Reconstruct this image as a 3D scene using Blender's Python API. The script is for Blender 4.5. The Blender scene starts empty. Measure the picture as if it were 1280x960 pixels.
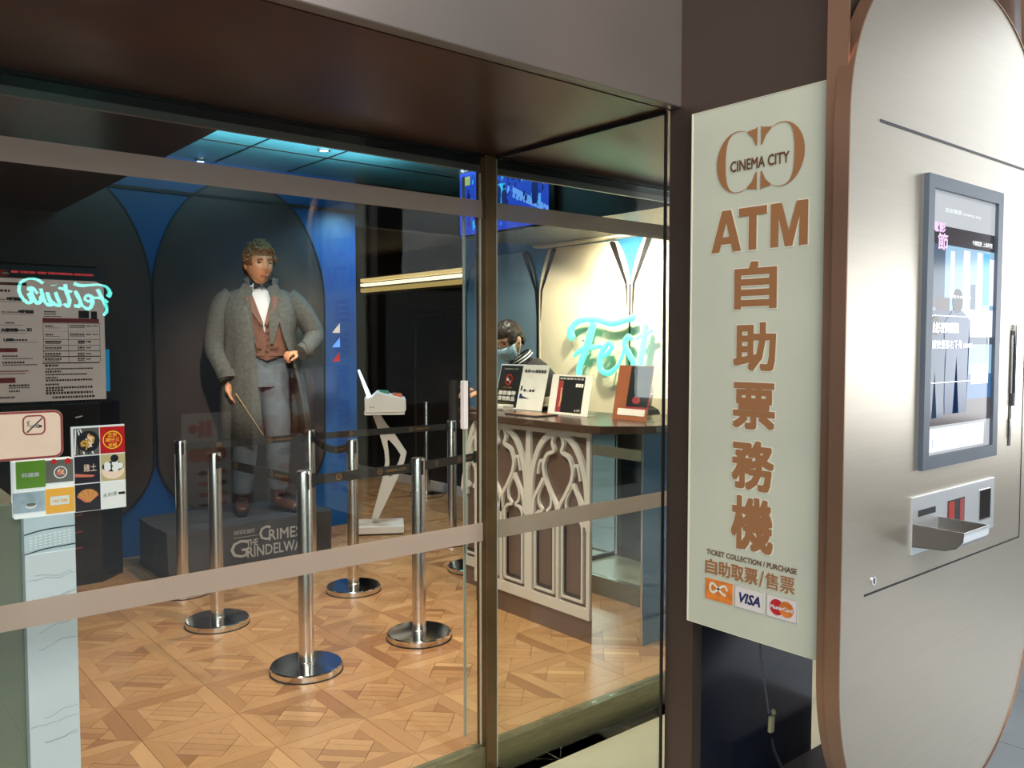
import bpy, bmesh, math, random
from mathutils import Vector, Matrix, noise
R = math.radians
PI = math.pi
random.seed(7)
SC = bpy.context.scene
COL = SC.collection

# ------------------------------------------------------------------ camera
F_PX = 1058.0; YAW = 0.69608; PITCH = 0.0496; CAM_H = 1.6
cam = bpy.data.cameras.new('camera'); camo = bpy.data.objects.new('camera', cam); COL.objects.link(camo)
cam.sensor_width = 36; cam.lens = F_PX / 1280 * 36; cam.clip_start = 0.02
camo.location = (0, 0, CAM_H); camo.rotation_euler = (PI/2 - PITCH, 0, -YAW)
SC.camera = camo

# ------------------------------------------------------------------ world, light, exposure
SC.view_settings.view_transform = 'Standard'; SC.view_settings.look = 'None'
SC.view_settings.exposure = 0.0; SC.view_settings.gamma = 1; SC.view_settings.use_curve_mapping = False
w = bpy.data.worlds.new('mall_ambient'); SC.world = w; w.use_nodes = True
w.node_tree.nodes['Background'].inputs[0].default_value = (0.78, 0.86, 1.0, 1)
w.node_tree.nodes['Background'].inputs[1].default_value = 0.16

def area(name, loc, size, power, col, target=None, sy=None, rot=None):
    l = bpy.data.lights.new(name, 'AREA'); l.energy = power; l.color = col; l.size = size
    if sy: l.shape = 'RECTANGLE'; l.size_y = sy
    o = bpy.data.objects.new(name, l); COL.objects.link(o); o.location = loc
    if target is not None: o.rotation_euler = (Vector(target) - Vector(loc)).to_track_quat('-Z', 'Y').to_euler()
    return o
def spot(name, loc, target, power, col, ang=70, blend=.6, rad=.04):
    l = bpy.data.lights.new(name, 'SPOT'); l.energy = power; l.color = col; l.spot_size = R(ang); l.spot_blend = blend; l.shadow_soft_size = rad
    o = bpy.data.objects.new(name, l); COL.objects.link(o); o.location = loc
    o.rotation_euler = (Vector(target) - Vector(loc)).to_track_quat('-Z', 'Y').to_euler()
    return o
area('hall_light', (.8, -2.4, 4.3), 2.6, 230, (1, .94, .87), (1.2, .6, .6))
area('hall_left_fill', (-2.6, -3.2, 3.4), 2.2, 130, (.92, .95, 1.0), (.6, 2.4, .9))  # unseen fill lamp added to brighten the pale panel at front left
area('machine_fill', (7.7, .3, 3.2), 2.0, 70, (.88, .94, 1.0), (2.6, 1.0, 1.6))  # unseen area lamp added to brighten the ticket machine front
area('hall_side_light', (-4.6, -.4, 2.6), 2.0, 75, (.95, .97, 1.0), (1.9, 1.3, 1.5))
WARM = (1, .80, .60)
spot('shop_downlight', (2.1, 3.9, 2.92), (2.1, 3.7, 0), 150, WARM, 110)
spot('shop_downlight', (2.6, 5.0, 2.92), (2.7, 4.9, 0), 120, WARM, 100)
spot('shop_downlight', (1.0, 3.2, 2.42), (1.15, 3.3, 0), 95, WARM, 110)
spot('shop_downlight', (2.9, 3.1, 2.42), (2.75, 3.2, 0), 90, WARM, 105)
spot('corridor_downlight', (4.45, 7.3, 2.5), (4.4, 7.3, 0), 85, WARM, 80)
spot('wall_washer', (3.97, 3.85, 2.28), (4.4, 3.98, 1.85), 170, (1, .88, .72), 125, 1.0, .05)
spot('counter_downlight', (3.35, 3.5, 2.28), (3.35, 3.5, 1.1), 25, (1, .85, .68), 110)
spot('counter_front_fill', (2.0, 2.9, 2.45), (3.15, 3.55, .6), 70, (1, .88, .78), 60, .8)  # unseen fill spot added to lift the tracery front
spot('clerk_fill', (3.75, 4.3, 2.28), (4.1, 4.8, 1.5), 62, (1, .86, .7), 100)  # added fill for the clerk and the arch behind, no visible fitting
spot('blue_wall_light', (4.0, 5.75, 2.85), (3.4, 6.6, 1.2), 85, (.25, .66, 1), 100)
area('coffer_fill', (2.6, 4.9, 2.72), 1.8, 62, (.78, .95, 1.0), (2.6, 4.9, 3.2))  # upward area lamp added to brighten the teal ceiling panel
spot('statue_fill', (1.6, 3.9, 2.85), (2.45, 5.8, 1.65), 300, (1, .84, .70), 34, .9)  # unseen spot placed from the front to brighten coat and face

# ------------------------------------------------------------------ measuring (pixels of the photograph to metres on a real plane)
_f = Vector((math.sin(YAW)*math.cos(PITCH), math.cos(YAW)*math.cos(PITCH), -math.sin(PITCH)))
_r = Vector((math.cos(YAW), -math.sin(YAW), 0)); _d = _f.cross(_r)
def at(px, py, ax, v):
    k = _f + _r*((px-640)/F_PX) + _d*((py-480)/F_PX); o = Vector((0, 0, CAM_H)); i = 'xyz'.index(ax)
    return o + k*((v-o[i])/k[i])

# ------------------------------------------------------------------ materials
def nodes(name):
    m = bpy.data.materials.new(name); m.use_nodes = True; nt = m.node_tree
    return m, nt, nt.nodes['Principled BSDF']
def mat(name, col, rough=.5, metal=0, var=.06, scale=8, bump=0, bscale=60, emit=None, es=0, stretch=None, coat=0, spec=.5, rvar=0, aniso=0):
    m, nt, b = nodes(name); N = nt.nodes; L = nt.links
    b.inputs['Roughness'].default_value = rough; b.inputs['Metallic'].default_value = metal
    b.inputs['Coat Weight'].default_value = coat; b.inputs['Specular IOR Level'].default_value = spec
    b.inputs['Anisotropic'].default_value = aniso
    tc = N.new('ShaderNodeTexCoord'); mp = N.new('ShaderNodeMapping'); L.new(tc.outputs['Object'], mp.inputs[0])
    if stretch: mp.inputs['Scale'].default_value = stretch
    n = N.new('ShaderNodeTexNoise'); n.inputs['Scale'].default_value = scale; n.inputs['Detail'].default_value = 4; L.new(mp.outputs[0], n.inputs[0])
    r = N.new('ShaderNodeValToRGB'); L.new(n.outputs[0], r.inputs[0])
    r.color_ramp.elements[0].position = .3; r.color_ramp.elements[1].position = .7
    r.color_ramp.elements[0].color = tuple(c*(1-var) for c in col)+(1,); r.color_ramp.elements[1].color = tuple(min(1, c*(1+var)) for c in col)+(1,)
    L.new(r.outputs[0], b.inputs['Base Color'])
    if rvar:
        mr = N.new('ShaderNodeMapRange'); L.new(n.outputs[0], mr.inputs[0]); mr.inputs[3].default_value = rough-rvar; mr.inputs[4].default_value = rough+rvar
        L.new(mr.outputs[0], b.inputs['Roughness'])
    if bump:
        n2 = N.new('ShaderNodeTexNoise'); n2.inputs['Scale'].default_value = bscale; L.new(mp.outputs[0], n2.inputs[0])
        bp = N.new('ShaderNodeBump'); bp.inputs['Strength'].default_value = bump; bp.inputs['Distance'].default_value = .005
        L.new(n2.outputs[0], bp.inputs['Height']); L.new(bp.outputs[0], b.inputs['Normal'])
    if emit:
        b.inputs['Emission Color'].default_value = tuple(emit)+(1,); b.inputs['Emission Strength'].default_value = es
    return m
def S(r, g, b):   # sRGB 0..255 to linear
    f = lambda c: (c/255/12.92) if c/255 <= .04045 else ((c/255+.055)/1.055)**2.4
    return (f(r), f(g), f(b))
def glass(name, tint=(.93, .97, .96), base=.035, rough=0.0):
    m, nt, b = nodes(name); N = nt.nodes; L = nt.links; N.remove(b)
    out = N['Material Output']; t = N.new('ShaderNodeBsdfTransparent'); t.inputs[0].default_value = tint+(1,)
    g = N.new('ShaderNodeBsdfGlossy'); g.inputs['Roughness'].default_value = rough; g.inputs[0].default_value = (1, 1, 1, 1)
    lw = N.new('ShaderNodeLayerWeight'); lw.inputs[0].default_value = .5
    p = N.new('ShaderNodeMath'); p.operation = 'POWER'; p.inputs[1].default_value = 5; L.new(lw.outputs['Facing'], p.inputs[0])
    a = N.new('ShaderNodeMath'); a.operation = 'MULTIPLY_ADD'; a.inputs[1].default_value = .9; a.inputs[2].default_value = base; L.new(p.outputs[0], a.inputs[0])
    mx = N.new('ShaderNodeMixShader'); L.new(a.outputs[0], mx.inputs[0]); L.new(t.outputs[0], mx.inputs[1]); L.new(g.outputs[0], mx.inputs[2]); L.new(mx.outputs[0], out.inputs[0])
    return m
def film(name, col, clear=.25):
    m, nt, b = nodes(name); N = nt.nodes; L = nt.links; N.remove(b)
    out = N['Material Output']; t = N.new('ShaderNodeBsdfTransparent')
    d = N.new('ShaderNodeBsdfDiffuse'); d.inputs[0].default_value = col+(1,); tr = N.new('ShaderNodeBsdfTranslucent'); tr.inputs[0].default_value = col+(1,)
    n = N.new('ShaderNodeTexNoise'); n.inputs['Scale'].default_value = 500
    m1 = N.new('ShaderNodeMixShader'); m1.inputs[0].default_value = .5; L.new(d.outputs[0], m1.inputs[1]); L.new(tr.outputs[0], m1.inputs[2])
    mr = N.new('ShaderNodeMapRange'); L.new(n.outputs[0], mr.inputs[0]); mr.inputs[3].default_value = 1-clear-.03; mr.inputs[4].default_value = 1-clear+.03
    m2 = N.new('ShaderNodeMixShader'); L.new(mr.outputs[0], m2.inputs[0]); L.new(t.outputs[0], m2.inputs[1]); L.new(m1.outputs[0], m2.inputs[2]); L.new(m2.outputs[0], out.inputs[0])
    return m
def emis(name, col, s):
    m, nt, b = nodes(name); b.inputs['Base Color'].default_value = tuple(c*.5 for c in col)+(1,)
    b.inputs['Emission Color'].default_value = col+(1,); b.inputs['Emission Strength'].default_value = s; b.inputs['Roughness'].default_value = .3
    return m
def wood_piece(name):
    m, nt, b = nodes(name); N = nt.nodes; L = nt.links
    oi = N.new('ShaderNodeObjectInfo'); ge = N.new('ShaderNodeNewGeometry')
    ad = N.new('ShaderNodeMath'); ad.operation = 'ADD'; L.new(oi.outputs['Random'], ad.inputs[0]); L.new(ge.outputs['Random Per Island'], ad.inputs[1])
    fr = N.new('ShaderNodeMath'); fr.operation = 'FRACT'; L.new(ad.outputs[0], fr.inputs[0])
    r = N.new('ShaderNodeValToRGB'); L.new(fr.outputs[0], r.inputs[0]); e = r.color_ramp.elements
    e[0].color = S(152, 104, 68)+(1,); e[1].color = S(206, 160, 114)+(1,)
    for p, c in ((.25, S(182, 134, 90)), (.6, S(192, 146, 102)), (.85, S(174, 126, 86))):
        x = e.new(p); x.color = c+(1,)
    tc = N.new('ShaderNodeTexCoord'); mp = N.new('ShaderNodeMapping'); mp.inputs['Scale'].default_value = (30, 5, 5); L.new(tc.outputs['Object'], mp.inputs[0])
    n = N.new('ShaderNodeTexNoise'); n.inputs['Scale'].default_value = 3; n.inputs['Detail'].default_value = 6; L.new(mp.outputs[0], n.inputs[0])
    mx = N.new('ShaderNodeMix'); mx.data_type = 'RGBA'; mx.blend_type = 'MULTIPLY'; mx.inputs[0].default_value = .45
    mr = N.new('ShaderNodeMapRange'); L.new(n.outputs[0], mr.inputs[0]); mr.inputs[3].default_value = .6; mr.inputs[4].default_value = 1.15
    L.new(r.outputs[0], mx.inputs[6]); L.new(mr.outputs[0], mx.inputs[7]); L.new(mx.outputs[2], b.inputs['Base Color'])
    b.inputs['Roughness'].default_value = .3
    return m
M = {}
M['bronze'] = mat('bronze_metal', S(92, 62, 50), .3, .75, .08, 3, rvar=.05)
M['fascia'] = mat('grey_brown_metal', S(130, 122, 118), .38, .7, .06, 2, rvar=.04)
M['housing'] = mat('dark_brown_metal', S(88, 74, 66), .42, .6, .06, 2)
M['post'] = mat('bronze_post', S(104, 82, 52), .4, .6, .2, 6)
M['blackframe'] = mat('black_frame', (.008, .008, .008), .35)
M['rail'] = mat('green_grey_rail', S(128, 122, 92), .35, .6, .15, 12, stretch=(1, 1, 8))
M['glass'] = glass('clear_glass')
M['sideglass'] = glass('side_glass', (.95, .98, .96), .03)
M['film'] = film('frosted_film', S(200, 185, 172), .2)
M['edge'] = mat('glass_edge', S(205, 200, 185), .2, .3)
M['steel'] = mat('polished_steel', (.72, .70, .68), .12, 1, .03, 5)
M['pole_steel'] = mat('satin_pole_steel', (.80, .76, .72), .24, 1, .03, 5)
M['mirror'] = mat('mirror_steel', (.70, .72, .70), .02, 1, .02, 2)
M['brushed'] = mat('brushed_champagne_steel', S(196, 188, 174), .34, .8, .025, 3, bump=.03, bscale=90, stretch=(1, 1, 30), aniso=.0)
M['copper'] = mat('copper_rim', S(165, 128, 104), .36, .8, .06, 4)
M['chrome'] = mat('chrome', (.82, .85, .87), .08, 1, .02)
M['tray_metal'] = mat('dark_tray_steel', (.30, .28, .26), .3, .9)
M['black'] = mat('matt_black', (.01, .01, .012), .5)
M['gloss_black'] = mat('gloss_black', (.012, .011, .012), .12)
M['scrframe'] = mat('slate_frame', S(82, 92, 106), .45, .2)
M['cream_tile'] = mat('cream_tile', S(205, 196, 170), .3, 0, .05, 4)
M['hall_tile'] = mat('grey_hall_tile', S(150, 158, 164), .28, 0, .12, 3)
M['grout'] = mat('grout', S(70, 72, 74), .8)
M['brownceil'] = mat('dark_brown_ceiling', S(52, 38, 34), .25, .2)
M['tealceil'] = mat('teal_ceiling_panel', S(72, 138, 152), .22, .1, .15, 1.2)
M['blue'] = mat('blue_wall_paint', S(18, 84, 148), .3, 0, .06, 2)
M['archdark'] = mat('dark_arch_panel', S(72, 62, 60), .25, 0, .08, 3)
M['archline'] = mat('dark_arch_line', S(30, 26, 30), .4)
M['cream'] = mat('cream_arch_panel', S(226, 208, 178), .4, 0, .04, 2)
M['greyblue'] = mat('grey_blue_arch_panel', S(120, 140, 155), .35, 0, .05, 2)
M['bluegrey'] = mat('blue_wall_panel', S(50, 105, 140), .35, 0, .05, 2)
M['darkwall'] = mat('dark_corridor_wall', S(22, 17, 17), .5, 0, .15, 2)
M['black_wood'] = mat('dark_brown_wood', S(78, 58, 48), .22, 0, .2, 6, stretch=(1, 8, 8))
M['panelbrown'] = mat('brown_counter_panel', S(112, 88, 78), .4, 0, .05, 4)
M['tracery'] = mat('pale_tracery_paint', S(222, 212, 205), .4, 0, .03)
M['tracery_side'] = mat('tracery_inner', S(205, 185, 170), .4, 0, .03)
M['parquet'] = wood_piece('oak_parquet')
M['joint'] = mat('dark_parquet_joint', S(112, 76, 48), .6)
M['white'] = mat('white_print', S(235, 235, 235), .45)
M['whitepl'] = mat('white_plastic', S(232, 222, 215), .35, 0, .02)
M['ink'] = mat('black_print', S(24, 22, 24), .5)
M['gold'] = mat('gold_print', S(176, 126, 60), .4, .2)
M['red'] = mat('red_print', S(196, 34, 44), .45)
M['dullred'] = mat('dull_red_print', S(150, 52, 56), .5)
M['sign'] = mat('pale_sage_sign_face', S(206, 208, 186), .4, 0, .06, 3)
M['brown_letter'] = mat('tan_brown_letter', S(162, 112, 72), .45, 0, .02)
M['letter_edge'] = mat('cream_letter_edge', S(236, 230, 205), .5, 0, .02)
M['darkbrown'] = mat('dark_brown_letter', S(104, 66, 40), .5)
M['orange'] = mat('orange_card', S(226, 128, 52), .45, 0, .3, 30)
M['leaflet'] = mat('rust_leaflet', S(150, 84, 52), .5)
M['navy'] = mat('navy_print', S(28, 34, 92), .5)
M['belt'] = mat('black_webbing', (.012, .012, .013), .7, bump=.3, bscale=400)
M['skin'] = mat('skin', S(212, 156, 124), .5, 0, .05, 20)
M['skin_statue'] = mat('painted_skin', S(214, 150, 112), .45, 0, .05, 20)
M['hair_brown'] = mat('brown_hair', S(146, 98, 64), .6, 0, .35, 60, bump=.8, bscale=90)
M['hair_black'] = mat('black_hair', S(34, 24, 24), .45, 0, .4, 60, bump=.5, bscale=90)
M['coat'] = mat('grey_wool', S(88, 87, 84), .9, 0, .22, 45, bump=.5, bscale=160)
M['vest'] = mat('brown_waistcoat', S(112, 74, 60), .7, 0, .12, 20)
M['shirt'] = mat('white_shirt', S(210, 210, 215), .7)
M['trouser'] = mat('blue_grey_trousers', S(96, 104, 114), .8, 0, .15, 12)
M['boot'] = mat('brown_leather', S(84, 48, 34), .35, 0, .2, 15)
M['stone'] = mat('dark_stone', S(62, 60, 64), .6, 0, .3, 6, bump=.8, bscale=14)
M['silver_letter'] = mat('silver_letter', S(190, 188, 186), .35, .3)
M['polo'] = mat('dark_polo', S(44, 38, 38), .85, 0, .08, 10, bump=.2)
M['mask'] = mat('blue_mask', S(160, 188, 208), .8)
M['acrylic'] = glass('clear_acrylic', (.97, .98, .98), .05)
M['marble'] = mat('reflected_marble', S(218, 220, 226), .18, 0, .05, 2)
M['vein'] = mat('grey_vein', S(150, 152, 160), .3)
M['greenpanel'] = mat('green_grey_panel', S(122, 124, 104), .25, .2, .15, 1.5)
M['neon'] = emis('aqua_neon', S(120, 245, 225), 1.15)
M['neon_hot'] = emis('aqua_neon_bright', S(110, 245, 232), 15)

# ------------------------------------------------------------------ mesh helpers
def B(): return bmesh.new()
def box(bm, c, s, rot=None):
    m = Matrix.Translation(c)
    if rot is not None: m = m @ (rot.to_4x4() if hasattr(rot, 'to_4x4') else rot)
    return bmesh.ops.create_cube(bm, size=1, matrix=m @ Matrix.Diagonal((s[0], s[1], s[2], 1)))['verts']
def bxx(bm, a, b):
    a, b = Vector(a), Vector(b); return box(bm, (a+b)/2, (abs(b.x-a.x), abs(b.y-a.y), abs(b.z-a.z)))
def cyl(bm, a, b, r, r2=None, n=16, caps=True):
    a, b = Vector(a), Vector(b); d = b-a; q = d.to_track_quat('Z', 'Y').to_matrix().to_4x4()
    bmesh.ops.create_cone(bm, cap_ends=caps, segments=n, radius1=r, radius2=r if r2 is None else r2, depth=d.length, matrix=Matrix.Translation((a+b)/2) @ q)
def lathe(bm, prof, n=32, c=(0, 0, 0)):
    rings = []
    for r, z in prof:
        rings.append([bm.verts.new((c[0]+r*math.cos(2*PI*i/n), c[1]+r*math.sin(2*PI*i/n), c[2]+z)) for i in range(n)] if r > 1e-6 else [bm.verts.new((c[0], c[1], c[2]+z))])
    for a, b in zip(rings, rings[1:]):
        for i in range(n):
            j = (i+1) % n
            if len(a) == 1: f = (a[0], b[j], b[i])
            elif len(b) == 1: f = (a[i], a[j], b[0])
            else: f = (a[i], a[j], b[j], b[i])
            bm.faces.new(f)
def prism(bm, pts, mk, d):
    """outline pts (2d), mk(u,v,w) -> 3d, thickness range d=(w0,w1)"""
    n = len(pts); A = [bm.verts.new(mk(u, v, d[0])) for u, v in pts]; C = [bm.verts.new(mk(u, v, d[1])) for u, v in pts]
    bm.faces.new(A); bm.faces.new(C[::-1])
    for i in range(n): bm.faces.new((A[i], C[i], C[(i+1) % n], A[(i+1) % n]))
def XZ(u, v, w): return (u, w, v)
def XY(u, v, w): return (u, v, w)
def ribbon(bm, pts, wid, mk, d, closed=False):
    """a flat band of width wid (or list) along 2d pts, extruded over d"""
    n = len(pts); P = [Vector(p) for p in pts]; Lh = []; Rh = []
    for i in range(n):
        a = P[(i-1) % n] if (closed or i > 0) else P[i]; b = P[(i+1) % n] if (closed or i < n-1) else P[i]
        t = (b-a); t = t.normalized() if t.length > 1e-9 else Vector((1, 0)); nn = Vector((-t.y, t.x))
        h = (wid[i] if isinstance(wid, (list, tuple)) else wid)/2
        Lh.append(P[i]+nn*h); Rh.append(P[i]-nn*h)
    v = [[bm.verts.new(mk(p[0], p[1], ww)) for p in side] for side in (Lh, Rh) for ww in d]
    l0, l1, r0, r1 = v
    rng = range(n) if closed else range(n-1)
    for i in rng:
        j = (i+1) % n
        bm.faces.new((l0[i], l0[j], r0[j], r0[i])); bm.faces.new((l1[i], r1[i], r1[j], l1[j]))
        bm.faces.new((l0[i], l1[i], l1[j], l0[j])); bm.faces.new((r0[i], r0[j], r1[j], r1[i]))
    if not closed:
        for i in (0, n-1): bm.faces.new((l0[i], r0[i], r1[i], l1[i]))
def tube(bm, pts, rad, n=10, mk=None):
    P = [Vector(p) for p in pts]; rings = []; up = Vector((0, 0, 1))
    for i, p in enumerate(P):
        t = (P[min(i+1, len(P)-1)]-P[max(i-1, 0)]).normalized()
        if i == 0:
            u = t.orthogonal().normalized()
        else:
            u = (u - t*u.dot(t)).normalized()
        v = t.cross(u); r = rad[i] if isinstance(rad, (list, tuple)) else rad
        rings.append([bm.verts.new(p+(u*math.cos(2*PI*k/n)+v*math.sin(2*PI*k/n))*r) for k in range(n)])
    for a, b in zip(rings, rings[1:]):
        for k in range(n): bm.faces.new((a[k], a[(k+1) % n], b[(k+1) % n], b[k]))
    bm.faces.new(rings[0][::-1]); bm.faces.new(rings[-1])
def smooth_pts(pts, k=6):
    P = [Vector(p) for p in pts]; out = []
    for i in range(len(P)-1):
        p0 = P[max(i-1, 0)]; p1 = P[i]; p2 = P[i+1]; p3 = P[min(i+2, len(P)-1)]
        for j in range(k):
            t = j/k; out.append(.5*((2*p1)+(p2-p0)*t+(2*p0-5*p1+4*p2-p3)*t*t+(-p0+3*p1-3*p2+p3)*t**3))
    out.append(P[-1]); return out
def obj(name, bm, m, parent=None, smooth=False, bevel=0, ang=35, seg=2):
    bmesh.ops.recalc_face_normals(bm, faces=bm.faces)
    me = bpy.data.meshes.new(name); bm.to_mesh(me); bm.free(); me.materials.append(m if not isinstance(m, str) else M[m])
    return link(name, me, parent, smooth, bevel, ang, seg)
def link(name, me, parent=None, smooth=False, bevel=0, ang=35, seg=2):
    o = bpy.data.objects.new(name, me); COL.objects.link(o)
    if parent is not None: o.parent = parent
    if smooth:
        for p in me.polygons: p.use_smooth = True
        try: me.set_sharp_from_angle(angle=R(ang))
        except Exception: pass
    if bevel:
        b = o.modifiers.new('bevel', 'BEVEL'); b.width = bevel; b.segments = seg; b.limit_method = 'ANGLE'; b.angle_limit = R(40)
    return o
def thing(name, label, cat, loc=(0, 0, 0), rz=0, group=None, rx=0):
    o = bpy.data.objects.new(name, None); COL.objects.link(o); o.empty_display_size = .1
    o.location = loc; o.rotation_euler = (rx, 0, rz); o['label'] = label; o['category'] = cat
    if group: o['group'] = group
    return o
def tag(o, label, cat, group=None, kind=None):
    o['label'] = label; o['category'] = cat
    if group: o['group'] = group
    if kind: o['kind'] = kind
    return o
def struct(name, bm, m, parent=None, **k):
    o = obj(name, bm, m, parent, **k)
    if parent is None: o['kind'] = 'structure'
    return o
def sroot(name):
    o = bpy.data.objects.new(name, None); COL.objects.link(o); o['kind'] = 'structure'; return o

_glyph = {}
def text_mesh(s, sh=0.0):
    if s in _glyph: return _glyph[s]
    cu = bpy.data.curves.new('t', 'FONT'); cu.body = s; cu.resolution_u = 2
    o = bpy.data.objects.new('t', cu); COL.objects.link(o)
    dg = bpy.context.evaluated_depsgraph_get(); me = bpy.data.meshes.new_from_object(o.evaluated_get(dg))
    bpy.data.objects.remove(o); bpy.data.curves.remove(cu)
    vs = [(v.co.x, v.co.y) for v in me.vertices]; fs = [tuple(p.vertices) for p in me.polygons]
    bpy.data.meshes.remove(me)
    if not vs: vs = [(0, 0)]
    x0 = min(v[0] for v in vs); x1 = max(v[0] for v in vs); y0 = min(v[1] for v in vs); y1 = max(v[1] for v in vs)
    _glyph[s] = ([((x-x0)/max(1e-6, x1-x0), (y-y0)/max(1e-6, y1-y0)) for x, y in vs], fs)
    return _glyph[s]

class Print:
    """flat print on a panel: local x right, z up, -y towards the viewer; rectangles and lettering gathered per material"""
    def __init__(self, parent, mk=None): self.p = parent; self.b = {}; self.mk = mk or XZ; self.n = 0
    def bm(self, m, name):
        k = (m, name)
        if k not in self.b: self.b[k] = B()
        return self.b[k]
    def rect(self, x0, z0, x1, z1, m, y=-.001, name='print', rot=0):
        self.n += 1; y -= self.n*2e-6
        bm = self.bm(m, name); c = Vector(((x0+x1)/2, (z0+z1)/2)); pts = [(x0, z0), (x1, z0), (x1, z1), (x0, z1)]
        if rot: pts = [tuple(c + Matrix.Rotation(rot, 2) @ (Vector(q)-c)) for q in pts]
        bm.faces.new([bm.verts.new(self.mk(u, v, y)) for u, v in pts])
    def poly(self, pts, m, y=-.001, name='print'):
        self.n += 1; y -= self.n*2e-6
        bm = self.bm(m, name); f = bm.faces.new([bm.verts.new(self.mk(u, v, y)) for u, v in pts]); bmesh.ops.triangulate(bm, faces=[f])
    def disc(self, x, z, r, m, y=-.001, name='print', rz=None, n=24):
        self.poly([(x+r*math.cos(2*PI*i/n), z+(rz or r)*math.sin(2*PI*i/n)) for i in range(n)], m, y, name)
    def ring(self, x, z, r, wdt, m, y=-.001, name='print', n=28, rz=None):
        self.n += 1; y -= self.n*2e-6
        bm = self.bm(m, name); q = (rz or r)/r
        a = [bm.verts.new(self.mk(x+(r+wdt/2)*math.cos(2*PI*i/n), z+(r+wdt/2)*q*math.sin(2*PI*i/n), y)) for i in range(n)]
        b = [bm.verts.new(self.mk(x+(r-wdt/2)*math.cos(2*PI*i/n), z+(r-wdt/2)*q*math.sin(2*PI*i/n), y)) for i in range(n)]
        for i in range(n): bm.faces.new((a[i], a[(i+1) % n], b[(i+1) % n], b[i]))
    def line(self, pts, wd, m, y=-.001, name='print'):
        self.n += 1; y -= self.n*2e-6
        bm = self.bm(m, name); P = [Vector(p) for p in pts]; n = len(P)
        prev = None
        for i in range(n):
            t = (P[min(i+1, n-1)]-P[max(i-1, 0)]).normalized(); nn = Vector((-t.y, t.x))*wd/2
            cur = (bm.verts.new(self.mk(*(P[i]+nn), y)), bm.verts.new(self.mk(*(P[i]-nn), y)))
            if prev: bm.faces.new((prev[0], cur[0], cur[1], prev[1]))
            prev = cur
    def text(self, s, x0, z0, x1, z1, m, y=-.0015, name='lettering', bold=0, shear=0, slope=0):
        self.n += 1; y -= self.n*2e-6
        vs, fs = text_mesh(s); bm = self.bm(m, name)
        offs = [(0, 0)] if not bold else [(bold*i, bold*j) for i in (-1, 0, 1) for j in (-1, 0, 1) if i or j]
        for i, (dx, dz) in enumerate(offs):
            V = [bm.verts.new(self.mk(x0+u*(x1-x0)+dx+shear*v*(z1-z0), z0+v*(z1-z0)+dz+slope*u*(x1-x0), y-1e-6*i)) for u, v in vs]
            for f in fs:
                try: bm.faces.new([V[k] for k in f])
                except ValueError: pass
    def scribble(self, x0, z0, x1, z1, m, seed=1):
        """one line of print too small to read: short irregular dashes"""
        rnd = random.Random(seed); x = x0; z0, z1 = min(z0, z1), max(z0, z1, z0+.003)
        while x < x1:
            l = (z1-z0)*rnd.uniform(.6, 1.3); self.rect(x, z0, min(x+l, x1), z1, m, name='small_print'); x += l+(z1-z0)*.35
    def done(self):
        for (m, name), bm in self.b.items():
            me = bpy.data.meshes.new(name); bm.to_mesh(me); bm.free(); me.materials.append(M[m]); o = link(name, me, self.p)
            if name in ('small_print', 'table_line', 'vein', 'mat_weave', 'logo', 'print', 'picture', 'screen_picture', 'pictogram'): o['kind'] = 'stuff'

# ================================================================== SETTING
YG = 2.408     # glass front
XS = 1.917     # side glass and sign plane
# --- shop floor: parquet
fl = sroot('floor')
bm = B(); bxx(bm, (-1.0, YG, -.06), (5.3, 11, -.004)); obj('floor_base', bm, 'joint', fl)
MOD = .395
def module_pieces():
    g = .0011; t = .068; L = MOD; P = []
    # mitred border planks
    for k in range(4):
        Q = [(g, 0), (L-g, 0), (L-t-g, t-g), (t+g, t-g)]
        Q = [(x, y+g) for x, y in Q]
        r = Matrix.Rotation(k*PI/2, 2); c = Vector((L/2, L/2)); P.append([tuple(c + r @ (Vector(q)-c)) for q in Q])
    s0, s1 = t, L-t; c = L/2; h = (s1-s0)/2
    # centre diamond in four slats
    for k in range(4):
        a = -h+h*2*k/4; b = a+h/2; r = Matrix.Rotation(PI/4, 2); w = h/math.sqrt(2)
        Q = [(a/math.sqrt(2)+g, -w+g), (b/math.sqrt(2)-g, -w+g), (b/math.sqrt(2)-g, w-g), (a/math.sqrt(2)+g, w-g)]
        P.append([tuple(Vector((c, c)) + r @ Vector(q)) for q in Q])
    # corner triangles, two pieces each
    for k in range(4):
        r = Matrix.Rotation(k*PI/2, 2)
        A = Vector((-h, -h)); Bq = Vector((0, -h)); Cq = Vector((-h, 0)); D = (Bq+Cq)/2
        for T in ((A+Vector((g*1.5, g)), Bq+Vector((-g*2.5, g)), D+Vector((-g*.3, -g*2))), (A+Vector((g, g*1.5)), D+Vector((-g*2, -g*.3)), Cq+Vector((g, -g*2.5)))):
            P.append([tuple(Vector((c, c)) + r @ q) for q in T])
    return P
MP = module_pieces()
def piece_mesh(pts, dz=0):
    bm = B(); prism(bm, pts, XY, (-.012, dz)); bmesh.ops.recalc_face_normals(bm, faces=bm.faces)
    me = bpy.data.meshes.new('plank'); bm.to_mesh(me); bm.free(); me.materials.append(M['parquet']); return me
pm = [piece_mesh(p) for p in MP]
X0 = 1.385-6*MOD; Y0 = 3.5-2*MOD
cells = [(i, j) for i in range(0, 16) for j in range(-1, 20)]
def seen(i, j):
    x = X0+(i+.5)*MOD; y = Y0+(j+.5)*MOD; v = Vector((x, y, -CAM_H)); z = v.dot(_f); px = 640+F_PX*v.dot(_r)/z; py = 480+F_PX*v.dot(_d)/z
    return 60 < px < 860 and py < 1000 and y > YG+.1, v.length
nearc = sorted([(seen(i, j)[1], i, j) for i, j in cells if seen(i, j)[0]])[:18]
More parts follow.
